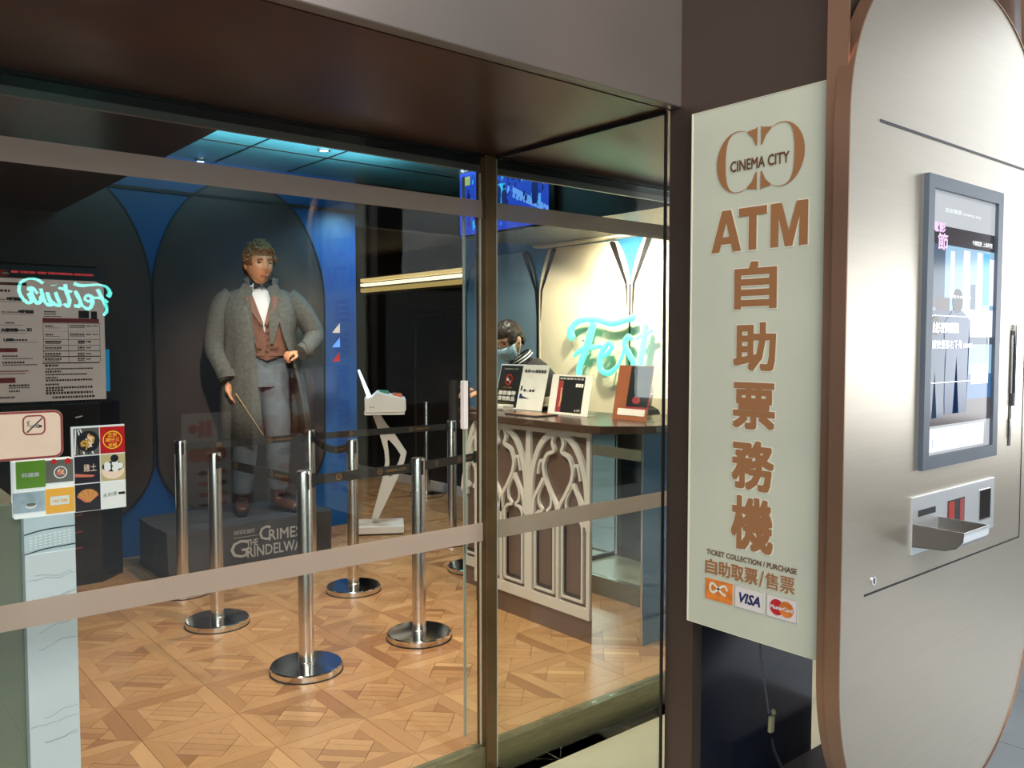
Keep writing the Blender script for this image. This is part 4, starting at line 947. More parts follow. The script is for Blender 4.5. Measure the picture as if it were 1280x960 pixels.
letters('/', .236, .956, .250, .998, .0008, .0012); letters('售', .254, .956, .293, .998, .0008, .0012); letters('票', .299, .956, .340, .998, .0008, .0012)
p.done()
cards = (('payment_card_mark', .062, .152, .884, .942), ('payment_card_mark', .161, .250, .884, .942), ('payment_card_mark', .260, .348, .884, .942))
for i, (nm, xa, xb, za, zc) in enumerate(cards):
    bm = B(); bxx(bm, (xa, -.002, za+zb_), (xb, 0, zc+zb_)); o = obj(nm, bm, 'orange' if i == 0 else 'whitepl', sn)
    p = Print(sn); xm, zm = (xa+xb)/2, (za+zc)/2+zb_
    if i:
        for l in (((xa, za), (xb, za)), ((xa, zc), (xb, zc)), ((xa, za), (xa, zc)), ((xb, za), (xb, zc))): p.line([(l[0][0], l[0][1]+zb_), (l[1][0], l[1][1]+zb_)], .001, 'vein', y=-.003, name='card_border')
    if i == 0: p.line([(xm+.028*math.cos(t)*(1 if True else 1), zm+.006+.014*math.sin(2*t)*.9) for t in [k*PI/12 for k in range(23)]], .007, 'letter_edge', y=-.003, name='card_swirl')
    elif i == 1: p.text('VISA', xm-.036, zm-.013, xm+.034, zm+.013, 'navy', y=-.003, bold=.001, shear=.25)
    else:
        p.disc(xm-.014, zm, .021, 'red', y=-.003, name='card_disc'); p.disc(xm+.014, zm, .021, 'orange', y=-.0032, name='card_disc'); p.text('MasterCard', xm-.032, zm-.005, xm+.032, zm+.005, 'white', y=-.004, bold=.0003)
    p.done()
# ------------------------------------------------------------------ cable and plug under the sign
cbl = thing('hanging_cable', 'thin grey cable with a taped plug hanging in the dark gap under the sign', 'cable', (2.14, 1.42, 0))
def cb(px, py, dx=0): q = at(px, py, 'y', 1.42); return (q.x-2.14, 0, q.z)
bm = B(); tube(bm, smooth_pts([cb(948, 770), cb(952, 830), cb(958, 870), cb(961, 892)], 5), .003, 8); obj('upper_wire', bm, mat('grey_wire', S(90, 96, 104), .5), cbl, smooth=True)
q = Vector(cb(964, 905)); bm = B(); box(bm, q, (.020, .012, .05), Matrix.Rotation(.08, 3, 'Y')); box(bm, q+Vector((.012, 0, .034)), (.012, .01, .018), Matrix.Rotation(-.4, 3, 'Y')); obj('taped_plug', bm, mat('beige_plug', S(176, 170, 130), .6), cbl, bevel=.003)
bm = B(); tube(bm, smooth_pts([cb(964, 922), cb(968, 940), cb(982, 968), cb(1000, 990), cb(1020, 985)], 5), .005, 8); obj('lower_wire', bm, 'black', cbl, smooth=True)

# ================================================================== TICKET MACHINE
YM = 1.03; XC = 2.497
mc = thing('ticket_machine', 'tall rounded brushed-steel ticket machine front with a touch screen', 'ticket machine', (XC, YM, 0))
def sup(a, zlo, zhi, h0=.56, h1=.50, n=2.25, N=24, e=0):
    z0, z1 = zlo+h0, zhi-h1; out = []
    for q in range(4):
        for k in range(N+1):
            t = q*PI/2+k*PI/2/N; c, s_ = math.cos(t), math.sin(t)
            x = (a+e)*math.copysign(abs(c)**(2/n), c); w_ = abs(s_)**(2/n)
            out.append((x, z1+(h1+e)*w_) if q < 2 else (x, z0-(h0+e)*w_))
    return [p for i, p in enumerate(out) if i == 0 or (Vector(p)-Vector(out[i-1])).length > 1e-4][:-1]
fo = sup(.612, .24, 2.61)
bm = B(); prism(bm, fo, XZ, (0, .012)); obj('front_panel', bm, 'brushed', mc)
bm = B(); ribbon(bm, sup(.612, .24, 2.61, e=.0025), .004, XZ, (-.003, .035), True); obj('inner_rim', bm, 'copper', mc, smooth=True)
bm = B(); prism(bm, sup(.612, .24, 2.61, e=-.03), XZ, (.012, .07)); obj('core', bm, 'housing', mc)
bm = B(); ribbon(bm, sup(.598, .25, 3.35, h0=.55, h1=.95), .006, XZ, (.012, .066), True); obj('outer_rim', bm, 'copper', mc, smooth=True)
bm = B(); bxx(bm, (.38-.5, .06, .0), (.42, .45, .24)); obj('pedestal', bm, 'housing', mc)
X_ = lambda x: x-XC
# access door outline: joints cut proud as dark seams
bm = B(); bxx(bm, (X_(2.03), -.0012, 2.136), (X_(3.0), .001, 2.143)); obj('seam', bm, 'black', mc)
bm = B(); bxx(bm, (X_(2.0), -.0012, .968), (X_(3.0), .001, .973)); obj('seam', bm, 'black', mc)
bm = B(); bxx(bm, (X_(2.998), -.0012, .970), (X_(3.002), .001, 2.14)); obj('seam', bm, 'black', mc)
bm = B(); cyl(bm, (X_(2.042), -.004, 1.001), (X_(2.042), .0, 1.001), .011, n=20); obj('lock', bm, 'chrome', mc)
bm = B(); bxx(bm, (X_(2.042)-.002, -.005, .994), (X_(2.042)+.002, -.0035, 1.008)); obj('keyhole', bm, 'black', mc)
bm = B(); bxx(bm, (X_(2.884), -.002, 1.275), (X_(2.902), .0, 1.635)); obj('handle_recess', bm, 'black', mc)
bm = B(); bxx(bm, (X_(2.900), -.012, 1.40), (X_(2.908), .0, 1.655)); obj('handle_bar', bm, 'chrome', mc, bevel=.002)
bm = B(); bxx(bm, (X_(2.886), -.006, 1.44), (X_(2.894), -.001, 1.62)); bxx(bm, (X_(2.886), -.006, 1.30), (X_(2.892), -.001, 1.36)); obj('latch', bm, 'chrome', mc)
# screen
sx0, sx1, sz0, sz1 = X_(2.272), X_(2.764), 1.257, 2.043
bm = B(); prism_ = [(sx0+.0175, sz0+.0175), (sx1-.0175, sz0+.0175), (sx1-.0175, sz1-.0175), (sx0+.0175, sz1-.0175)]; k4 = 2**.5
vo4 = [[bm.verts.new((x, y, z)) for x, z in q] for y in (-.014, 0) for q in ([(sx0, sz0), (sx1, sz0), (sx1, sz1), (sx0, sz1)], [(sx0+.035, sz0+.035), (sx1-.035, sz0+.035), (sx1-.035, sz1-.035), (sx0+.035, sz1-.035)])]
for i in range(4):
    j = (i+1) % 4
    for P4, Q4 in ((0, 1), (2, 3), (0, 2), (1, 3)): bm.faces.new((vo4[P4][i], vo4[P4][j], vo4[Q4][j], vo4[Q4][i]))
obj('screen_frame', bm, 'scrframe', mc)
M['display'] = emis('display', S(120, 140, 165), .22); M['display'].node_tree.nodes['Principled BSDF'].inputs['Roughness'].default_value = .04; M['display'].node_tree.nodes['Principled BSDF'].inputs['Specular IOR Level'].default_value = .45
bm = B(); bxx(bm, (sx0+.035, -.004, sz0+.035), (sx1-.035, -.001, sz1-.035)); obj('display', bm, 'display', mc)
emk('ui_shirt', S(44, 74, 120), .4); emk('ui_grey', S(190, 195, 200), .6); emk('ui_dark', S(70, 66, 72), .35); emk('ui_white', S(235, 240, 245), .85); emk('ui_text', S(245, 248, 250), 1.1); emk('ui_pink', S(215, 170, 225), .8); emk('ui_blue', S(70, 120, 175), .5); emk('ui_lblue', S(150, 190, 220), .65); emk('ui_cyan', S(60, 170, 215), .7); emk('ui_steel', S(84, 104, 130), .4); emk('ui_brown', S(104, 92, 96), .35)
for kk in ('ui_grey', 'ui_dark', 'ui_white', 'ui_blue', 'ui_lblue', 'ui_cyan', 'ui_steel', 'ui_brown'):
    M[kk].node_tree.nodes['Principled BSDF'].inputs['Roughness'].default_value = .12; M[kk].node_tree.nodes['Principled BSDF'].inputs['Specular IOR Level'].default_value = .18
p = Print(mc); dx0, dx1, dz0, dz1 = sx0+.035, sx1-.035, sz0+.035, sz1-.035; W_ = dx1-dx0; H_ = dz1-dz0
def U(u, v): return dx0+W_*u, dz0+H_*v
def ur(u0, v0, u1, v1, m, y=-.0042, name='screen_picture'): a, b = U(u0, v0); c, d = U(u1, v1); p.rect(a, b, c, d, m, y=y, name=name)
def ut(s, u0, v0, u1, v1, m='ui_text', **k): a, b = U(u0, v0); c, d = U(u1, v1); p.text(s, a, b, c, d, m, y=-.006, **k)
ur(0, .87, 1, 1, 'ui_grey'); ur(0, .80, 1, .87, 'ui_dark'); ur(0, .56, 1, .80, 'ui_lblue'); ur(.02, .56, .22, .8, 'ui_steel'); ur(.5, .56, .6, .79, 'ui_white'); ur(.72, .56, .80, .79, 'ui_white'); ur(.82, .58, .93, .79, 'ui_cyan'); ur(.93, .58, 1, .77, 'ui_white'); ur(.30, .6, .36, .78, 'ui_white'); ur(.62, .56, .7, .66, 'ui_steel')
ur(.1, .53, .3, .60, 'ui_brown'); ur(.45, .45, 1, .56, 'ui_white'); ur(0, .40, .45, .55, 'ui_steel'); ur(.45, .42, 1, .45, 'ui_steel')
ur(0, .12, 1, .42, 'ui_blue'); ur(.62, .30, 1, .42, 'ui_lblue'); ur(.66, .26, .95, .34, 'ui_white'); ur(0, .10, 1, .2, 'ui_brown'); ur(0, 0, 1, .11, 'ui_grey'); ur(.02, .01, .9, .10, 'ui_white')
# reflected people painted into the screen picture as plain standing silhouettes
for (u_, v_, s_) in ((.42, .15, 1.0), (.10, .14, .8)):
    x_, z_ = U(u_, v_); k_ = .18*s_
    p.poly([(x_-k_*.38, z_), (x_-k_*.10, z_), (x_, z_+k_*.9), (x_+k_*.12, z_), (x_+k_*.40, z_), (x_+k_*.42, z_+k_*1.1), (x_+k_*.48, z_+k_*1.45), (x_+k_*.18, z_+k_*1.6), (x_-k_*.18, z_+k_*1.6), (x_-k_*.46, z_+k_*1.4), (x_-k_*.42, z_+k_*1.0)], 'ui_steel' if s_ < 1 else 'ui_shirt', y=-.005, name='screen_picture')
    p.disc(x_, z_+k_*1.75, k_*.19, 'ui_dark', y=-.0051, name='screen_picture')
ut('電影', .02, .845, .2, .88, 'ui_pink', bold=.001); ut('節', .1, .78, .24, .84, 'ui_pink', bold=.001); ut('今期電影 上映時間', .62, .815, .95, .835); ut('自助購票 cinema city', .2, .92, .75, .94, 'ui_white')
ut('只提供自助服務', .3, .60, .62, .612); ut('此機只提供取票服務', .05, .465, .44, .505, bold=.0004); ut('請按畫面右下角 menu', .05, .405, .66, .438, bold=.0004)
a_, b_ = U(.03, .275), U(.93, .53); bm = B(); ribbon(bm, rr(a_[0], a_[1], b_[0], b_[1], .012), .0022, XZ, (-.0068, -.0062), True); obj('dialog_outline', bm, 'ui_text', mc)
a_ = U(.08, .03); p.line([(a_[0], a_[1]+.02), (a_[0]+.004, a_[1]+.02), (a_[0]+.004, a_[1]), (a_[0], a_[1]-.002)], .002, 'ui_blue', y=-.006); p.scribble(*U(.3, .05), *U(.7, .06), 'ui_grey', 2)
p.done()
# reader plate and ticket tray
rx0, rx1, rz0, rz1 = X_(2.236), X_(2.775), 1.034, 1.188
bm = B(); bxx(bm, (rx0, -.006, rz0), (rx1, 0, rz1)); obj('reader_plate', bm, mat('satin_plate', (.86, .90, .93), .3, .8, .03), mc, bevel=.0008)
bm = B(); bxx(bm, (X_(2.270), -.0072, 1.133), (X_(2.372), -.0058, 1.150)); obj('card_slot', bm, 'black', mc)
bm = B(); bxx(bm, (X_(2.450), -.0072, 1.070), (X_(2.560), -.0058, 1.154)); obj('scanner_window', bm, 'black', mc)
emk('red_glow', S(170, 52, 36), .5)
bm = B(); bxx(bm, (X_(2.454), -.0076, 1.074), (X_(2.492), -.0071, 1.150)); obj('red_light', bm, 'red_glow', mc)
bm = B(); bxx(bm, (X_(2.528), -.0076, 1.074), (X_(2.556), -.0071, 1.150)); obj('red_light', bm, 'dullred', mc)
bm = B(); bxx(bm, (X_(2.664), -.0072, 1.069), (X_(2.743), -.0058, 1.159)); obj('contactless_window', bm, 'gloss_black', mc)
bm = B(); ribbon(bm, [(X_(2.664), 1.069), (X_(2.743), 1.069), (X_(2.743), 1.159), (X_(2.664), 1.159)], .003, XZ, (-.008, -.006), True); obj('window_trim', bm, 'steel', mc)
tx0, tx1 = X_(2.238), X_(2.395)
prof = [(0, 1.118), (-.136, 1.116), (-.134, 1.092), (-.118, 1.072), (-.09, 1.062), (-.05, 1.060), (0, 1.056)]
for xa in (tx0, tx1-.003):
    bm = B(); prism(bm, prof, lambda u, v, ww, xa=xa: (xa+ww, u, v), (0, .003)); obj('tray_side', bm, 'tray_metal', mc)
bm = B(); ribbon(bm, prof[1:], .002, (lambda u, v, ww: (ww, u, v)), (tx0, tx1)); obj('tray_shell', bm, 'chrome', mc, smooth=True)
bm = B(); bxx(bm, (tx0+.003, -.125, 1.078), (tx1-.003, -.006, 1.080)); obj('tray_floor', bm, 'tray_metal', mc)

# ================================================================== FIGURES
def skin(chains, sub=2):
    """one connected skin surface: chains of (point, radius); equal points join; the first point is the root"""
    me = bpy.data.meshes.new('s'); V = []; Ed = []; Rd = []; idx = {}
    def vi(p, r):
        k = tuple(round(c, 4) for c in p)
        if k not in idx: idx[k] = len(V); V.append(p); Rd.append(r)
        return idx[k]
    for ch in chains:
        ids = [vi(p, r) for p, r in ch]
        Ed += [(a, b) for a, b in zip(ids, ids[1:]) if (a, b) not in Ed]
    me.from_pydata(V, Ed, []); o = bpy.data.objects.new('s', me); COL.objects.link(o)
    o.modifiers.new('k', 'SKIN')
    for i, sv in enumerate(me.skin_vertices[0].data):
        r = Rd[i]; sv.radius = (r, r) if not isinstance(r, tuple) else r; sv.use_root = (i == 0)
    s = o.modifiers.new('u', 'SUBSURF'); s.levels = sub; s.render_levels = sub
    dg = bpy.context.evaluated_depsgraph_get(); m2 = bpy.data.meshes.new_from_object(o.evaluated_get(dg)); bpy.data.objects.remove(o)
    bm = B(); bm.from_mesh(m2); bpy.data.meshes.remove(m2); return bm
def head_bm(c, s, rot, yaw_face=0):
    """sculpted head: c centre, s scale (1 = 0.23 m tall), rot matrix; face looks to -y"""
    bm = B(); bmesh.ops.create_uvsphere(bm, u_segments=40, v_segments=28, radius=1)
    g = lambda x, z, cx, cz, sx, sz: math.exp(-((x-cx)/sx)**2-((z-cz)/sz)**2)
    for v in bm.verts:
        x, y, z = v.co; t = max(0, -z)
        X = x*.076*(1-.30*t**1.6); Y = y*.096*(1-.10*t); Z = z*.118
        if y > 0 and z < -.1: Y *= 1-.35*min(1, t*1.2)
        if y < .2:
            f = min(1, max(0, -y+.2)*1.6)
            Y -= f*(.022*g(X, Z, 0, -.022, .011, .020)+.010*g(X, Z, 0, .006, .008, .026)+.006*g(X, Z, 0, .040, .06, .012))
            Y += f*(.010*g(X, Z, .031, .012, .016, .012)+.010*g(X, Z, -.031, .012, .016, .012))
            Y -= f*(.007*g(X, Z, 0, -.060, .024, .008)+.007*g(X, Z, 0, -.098, .024, .018)+.004*g(abs(X), Z, .045, -.02, .02, .025))
            Y += f*.004*g(X, Z, 0, -.0605, .026, .002)
        v.co = (X, Y, Z)
    for s_ in (-1, 1):   # ears
        m = Matrix.Translation((s_*.077, .012, -.005)) @ Matrix.Rotation(s_*.3, 4, 'Z') @ Matrix.Diagonal((.008, .020, .032, 1))
        bmesh.ops.create_uvsphere(bm, u_segments=12, v_segments=10, radius=1, matrix=m)
    bmesh.ops.transform(bm, matrix=Matrix.Translation(c) @ rot.to_4x4() @ Matrix.Diagonal((s, s, s, 1)), verts=bm.verts)
    return bm
def merge(*bms):
    out = B()
    for b in bms:
        me = bpy.data.meshes.new('m'); b.to_mesh(me); out.from_mesh(me); b.free(); bpy.data.meshes.remove(me)
    return out
def fuse(bm, vox):
    me = bpy.data.meshes.new('f'); bm.to_mesh(me); bm.free(); o = bpy.data.objects.new('f', me); COL.objects.link(o)
    r = o.modifiers.new('r', 'REMESH'); r.mode = 'VOXEL'; r.voxel_size = vox; r.use_smooth_shade = True
    c = o.modifiers.new('c', 'SMOOTH'); c.factor = .4; c.iterations = 2
    dg = bpy.context.evaluated_depsgraph_get(); m2 = bpy.data.meshes.new_from_object(o.evaluated_get(dg)); bpy.data.objects.remove(o)
    b = B(); b.from_mesh(m2); bpy.data.meshes.remove(m2); return b
def hand_chains(wrist, dirv, palmn, s=1.0, curl=.5, thumb=1):
    """palm and five unequal bent fingers; dirv finger direction, palmn palm normal"""
    d = Vector(dirv).normalized(); n = Vector(palmn).normalized(); sd = d.cross(n).normalized()*thumb; w = Vector(wrist); L = []
    pc_ = w+d*.045*s
    L.append([(tuple(w), .024*s), (tuple(pc_), (.034*s, .017*s)), (tuple(w+d*.078*s), (.036*s, .015*s))])
    for i, (off, ln) in enumerate(((.030, .070), (.011, .080), (-.009, .075), (-.027, .058))):
        b = w+d*.072*s+sd*off*s; ch = [(tuple(w+d*.05*s+sd*off*s*.6), .012*s), (tuple(b), .0105*s)]; cur = b; a = curl*.35
        for k, fr in enumerate((.45, .32, .23)):
            a += curl*(.45+.25*k); cur = cur+(d*math.cos(a)+n*math.sin(a))*ln*fr*s; ch.append((tuple(cur), (.0095-.001*k)*s))
        L.append(ch)
    b = w+d*.018*s+sd*.024*s
    L.append([(tuple(b), .013*s), (tuple(b+(d*.5+sd*.8+n*.3).normalized()*.034*s), .0115*s), (tuple(b+(d*.5+sd*.8+n*.3).normalized()*.034*s+(d*.95+n*.4).normalized()*.028*s), .010*s), (tuple(b+(d*.5+sd*.8+n*.3).normalized()*.034*s+(d*.95+n*.5).normalized()*.05*s), .008*s)])
    return L
def hands_bm(sets):
    out = []
    for L in sets:
        for ch in L: out.append(skin([ch], 2))
    return merge(*out)
def hair_bm(c, s, rot, seed, front=-.30, side=.0, back=-.55, curl=.010, puff=1.13):
    bm = B(); bmesh.ops.create_uvsphere(bm, u_segments=56, v_segments=40, radius=1)
    kill = []
    for v in bm.verts:
        x, y, z = v.co; lim = .50 if y < -.55 else (front+.55 if y < -.2 else (side-.05 if y < .25 else back))
        if y < -.2 and abs(x) > .75: lim = .0
        if z < lim-.12: kill.append(v); continue
        t = max(0, min(1, (z-lim+.12)/.25))
        nz = noise.noise(Vector((x*6+seed, y*6, z*6)))*.5+noise.noise(Vector((x*15, y*15+seed, z*15)))*.35
        k = 1+(puff-1)*t+nz*curl*8*t
        v.co = (x*.078*k, y*.099*k+.002, z*.121*k+.002)
    bmesh.ops.delete(bm, geom=kill, context='VERTS')
    bmesh.ops.transform(bm, matrix=Matrix.Translation(c) @ rot.to_4x4() @ Matrix.Diagonal((s, s, s, 1)), verts=bm.verts)
    return bm
def loft(bm, secs, a0, a1, n=40, close=False, fold=0, seed=0):
    """secs: (z, cx, cy, rx, ry[, a0, a1]); angle 0 = +x, 90 = +y(back), 270 = front"""
    rows = []
    for i, s in enumerate(secs):
        z, cx, cy, rx, ry = s[:5]; b0, b1 = (s[5], s[6]) if len(s) > 5 else (a0, a1); row = []
        for k in range(n if close else n+1):
            t = R(b0+(b1-b0)*k/n); f = 1+fold*(i/len(secs))*math.sin(t*9+seed)+fold*.5*(i/len(secs))*math.sin(t*17+seed*2)
            row.append(bm.verts.new((cx+rx*f*math.cos(t), cy+ry*f*math.sin(t), z)))
        rows.append(row)
    for a, b in zip(rows, rows[1:]):
        m = len(a)
        for k in range(m if close else m-1): bm.faces.new((a[k], a[(k+1) % m], b[(k+1) % m], b[k]))
    return rows
def sleeve(pts, rad, fold=.06, n=20):
    P = smooth_pts(pts, 6); m = len(P); k = len(rad)-1
    Rr = []
    for i in range(m):
        t = i/(m-1)*k; j = min(k-1, int(t)); Rr.append(rad[j]+(rad[j+1]-rad[j])*(t-j))
    bm = B(); tube(bm, P, [r*(1+fold*math.sin(i*1.9)) for i, r in enumerate(Rr)], n); return bm
def solid(o, th, off=1):
    s = o.modifiers.new('thick', 'SOLIDIFY'); s.thickness = th; s.offset = off; return o

# ---- plinth and statue
pb = thing('statue_plinth', 'dark stone-look plinth with silver raised lettering under the statue', 'plinth', (2.42, 5.70, 0))
px0, px1 = -.62, .60
bm = B(); prism(bm, [(px0, .0), (px1-.05, 0), (px1, .05), (px1, .62), (px1-.06, .68), (px0+.05, .68), (px0, .62)], XY, (0, .335))
bmesh.ops.subdivide_edges(bm, edges=bm.edges, cuts=6, use_grid_fill=True)
for v in bm.verts:
    nn = noise.noise(v.co*6)*.012; v.co.x += nn if abs(v.co.x) > .5 else 0; v.co.z += (noise.noise(v.co*9)*.006 if v.co.z > .3 else 0)
obj('stone_block', bm, 'stone', pb, smooth=True, ang=50)
pr = Print(pb)
def pt(px, py): q = at(px, py, 'y', 5.70); return q.x-2.42, q.z
def ptx(s, L, T, Rr_, Bt, name='lettering', bold=.0012, ys=-.006):
    a_ = pt(L, Bt); b_ = pt(Rr_, Bt); c_ = pt(L, T); d_ = pt(Rr_, T)
    pr.text(s, a_[0], (a_[1]), b_[0], c_[1], 'silver_letter', y=ys, bold=bold, name=name)
ptx('FANTASTIC BEASTS', 292, 664, 318, 669, bold=.0002); a_ = pt(291, 673); b_ = pt(322, 673); pr.line([a_, (b_[0], a_[1])], .003, 'silver_letter', y=-.006)
ptx('C', 324, 658, 338, 676); ptx('RIMES', 336, 662, 376, 675.5); ptx('THE', 308, 675, 322, 683)
ptx('G', 288, 677, 310, 699, bold=.0008); ptx('RINDELWALD', 309, 684, 392, 697)
pr.done()
TH = 23.0; c_ = Vector((2.62, 6.02, .345))
st = thing('statue', 'life-size painted statue of a man in a long grey coat and brown waistcoat', 'statue', tuple(c_), -R(TH))
# local frame: x to the right in the picture, z up, -y to the viewer;
K = 176.0
def sx(px): return (px-334)/K
def sz(py): return (643-py)/K
hs_ = 1.27; hrot = Matrix.Rotation(R(22), 3, 'Z') @ Matrix.Rotation(R(5), 3, 'X')
hc = Vector((sx(330), -.02, sz(322)))
LS, LE, LW = (sx(286), .0, sz(364)), (sx(274), .01, sz(425)), (sx(290), -.10, sz(474))
RS, RE, RW = (sx(374), .0, sz(364)), (sx(399), .03, sz(410)), (sx(376), -.15, sz(437))
PEL = (sx(330), .02, sz(465)); CH = (sx(331), .02, sz(385)); NK = (sx(331), .01, sz(352))
body = skin([[(PEL, .15), ((sx(330), .02, sz(425)), .135), (CH, .165), ((sx(331), .02, sz(364)), .09), (NK, .068), ((sx(331), -.01, sz(338)), .062), (tuple(hc), .07)],
             [((sx(331), .02, sz(364)), .09), (LS, .068), (LE, .05), (LW, .033)], [((sx(331), .02, sz(364)), .09), (RS, .068), (RE, .05), (RW, .033)],
             [(PEL, .15), ((sx(316), .02, sz(480)), .105), ((sx(311), -.02, sz(545)), .07), ((sx(304), .02, sz(622)), .045), ((sx(306), -.13, sz(637)), .035)],
             [(PEL, .15), ((sx(345), .02, sz(480)), .105), ((sx(350), -.02, sz(545)), .07), ((sx(350), .03, sz(618)), .045), ((sx(367), -.10, sz(636)), .035)]])
hl = hand_chains(LW, (.12, -.12, -1), (.95, -.15, .1), 1.15, .35, -1)
hr = hand_chains((sx(377), -.15, sz(436)), (-.9, -.35, -.1), (0, .35, -1), 1.1, 1.25, 1)
bm = fuse(merge(body, head_bm(hc, hs_, hrot), hands_bm([hl, hr])), .0075)
obj('body', bm, 'skin_statue', st, smooth=True, ang=180)
for s_ in (-1, 1):
    q = hc+hrot @ Vector((s_*.030, -.0775, .012))*hs_
    bm = B(); bmesh.ops.create_uvsphere(bm, u_segments=12, v_segments=8, radius=.013*hs_, matrix=Matrix.Translation(q) @ Matrix.Diagonal((1, .6, .55, 1))); obj('eye', bm, mat('eye_paint', S(70, 56, 48), .25), st, smooth=True)
    q = [hc+hrot @ Vector((s_*x, -.090-.004*(1-abs(x-.03)/.03), z))*hs_ for x, z in ((.012, .030), (.03, .035), (.048, .028))]
    bm = B(); tube(bm, smooth_pts(q, 4), .0038*hs_, 6); obj('eyebrow', bm, 'hair_brown', st, smooth=True)
bm = B(); tube(bm, smooth_pts([hc+hrot @ Vector((x, -.092+abs(x)*.2, -.060+abs(x)*.04))*hs_ for x in (-.024, -.01, 0, .01, .024)], 3), [.003]+[.005]*20, 6); obj('lips', bm, mat('lip_paint', S(180, 108, 92), .4), st, smooth=True)
bm = hair_bm(hc+Vector((0, 0, .004)), hs_, hrot, 3, front=.02, curl=.010, puff=1.14); rh_ = random.Random(11); cur_ = []
for k in range(230):     # loose curls
    u = rh_.uniform(0, 2*PI); e_ = math.asin(rh_.uniform(.12, 1)); d_ = Vector((math.cos(u)*math.cos(e_), math.sin(u)*math.cos(e_), math.sin(e_)))
    if d_.y < -.45 and d_.z < .56: continue
    q = Vector((d_.x*.084, d_.y*.106, d_.z*.134)); q = hc+hrot @ q*hs_
    a1 = Vector((rh_.uniform(-1, 1), rh_.uniform(-1, 1), rh_.uniform(-.5, .5))).normalized()*.020
    b_ = B(); tube(b_, [q-a1, q-a1*.3+d_*.009, q+a1*.5+d_*.008, q+a1*1.2], [.006, .011, .011, .005], 7); cur_.append(b_)
bm = merge(bm, *cur_); obj('hair', bm, 'hair_brown', st, smooth=True, ang=180)
# trousers and boots
for s_, hp, kn, an in ((-1, (sx(317), .02, sz(470)), (sx(311), -.02, sz(545)), (sx(305), .02, sz(618))), (1, (sx(346), .02, sz(470)), (sx(351), -.02, sz(545)), (sx(350), .03, sz(614)))):
    obj('trouser_leg', sleeve([(hp[0], hp[1], sz(440)), hp, kn, an], [.12, .118, .092, .075], .025), 'trouser', st, smooth=True)
bm = B(); loft(bm, [(sz(425), sx(334), .02, .155, .125), (sz(450), sx(332), .02, .175, .14), (sz(480), sx(331), .02, .18, .145)], 0, 360, 32, True); obj('trouser_seat', bm, 'trouser', st, smooth=True)
def boot(ax, ay, tx, ty, nm='boot'):
    b1 = skin([[((ax, ay, sz(600)), .062), ((ax, ay, sz(622)), .056), ((ax, ay-.01, sz(634)), .056), ((ax+(tx-ax)*.55, ay+(ty-ay)*.55, sz(637)), (.05, .042)), ((tx, ty, sz(639)), (.044, .028))]], 2)
    for v in b1.verts: v.co.z = max(v.co.z, .012)
    o = obj(nm, b1, 'boot', st, smooth=True, ang=180)
    bm = B(); dv = Vector((tx-ax, ty-ay, 0)); dv.normalize(); sdv = Vector((-dv.y, dv.x, 0)); A_ = Vector((ax, ay, 0))-dv*.05; T_ = Vector((tx, ty, 0))+dv*.035
    pts = [A_+sdv*.045, A_-sdv*.045, (A_+T_)/2-sdv*.05, T_-sdv*.03, T_+sdv*.03, (A_+T_)/2+sdv*.05]
    prism(bm, [(q.x, q.y) for q in pts], XY, (0.0, .018)); obj('sole', bm, 'black', o)
    for i in range(4):
        q = A_+dv*(.10+.02*i); bm = B(); cyl(bm, (q.x-sdv.x*.03, q.y-sdv.y*.03, .105-.012*i), (q.x+sdv.x*.03, q.y+sdv.y*.03, .105-.012*i), .004, n=6); obj('lace', bm, 'black', o)
boot(sx(304), .02, sx(305), -.17); boot(sx(350), .03, sx(374), -.13)
# shirt, bow tie, waistcoat
bm = B(); loft(bm, [(sz(349), sx(331), .0, .083, .082), (sz(356), sx(331), .01, .11, .10), (sz(368), sx(331), .015, .17, .135), (sz(395), sx(333), .015, .185, .15), (sz(410), sx(333), .015, .18, .15)], 0, 360, 36, True); obj('shirt', bm, 'shirt', st, smooth=True)
for s_ in (-1, 1):
    bm = B(); prism(bm, [(s_*.004, 0), (s_*.052, .012), (s_*.060, -.03), (s_*.026, -.05)], lambda u, v, w: (sx(331)+u, -.105+abs(u)*.5+w, sz(349)+v), (0, .006)); obj('collar_wing', bm, 'shirt', st)
    bm = B(); prism(bm, [(s_*.004, .008), (s_*.055, .026), (s_*.058, -.024), (s_*.004, -.008)], lambda u, v, w: (sx(333)+u, -.128+abs(u)*.4+w, sz(350)+v), (0, .012)); obj('bow_tie', bm, 'ink', st, bevel=.003)
bm = B(); box(bm, (sx(333), -.132, sz(350)), (.018, .014, .026)); obj('bow_knot', bm, 'black', st, bevel=.003)
bm = B()
rows = loft(bm, [(sz(366), sx(333), .012, .185, .150, 238, -58+0), (sz(380), sx(334), .012, .195, .160, 252, -72), (sz(396), sx(335), .012, .197, .165, 266, -86), (sz(412), sx(336), .012, .188, .160, 269.8, -89.8), (sz(432), sx(337), .012, .182, .158, 269.8, -89.8), (sz(440), sx(337), .012, .183, .160, 266, -86)], 0, 0, 40)
obj('waistcoat', bm, 'vest', st, smooth=True)
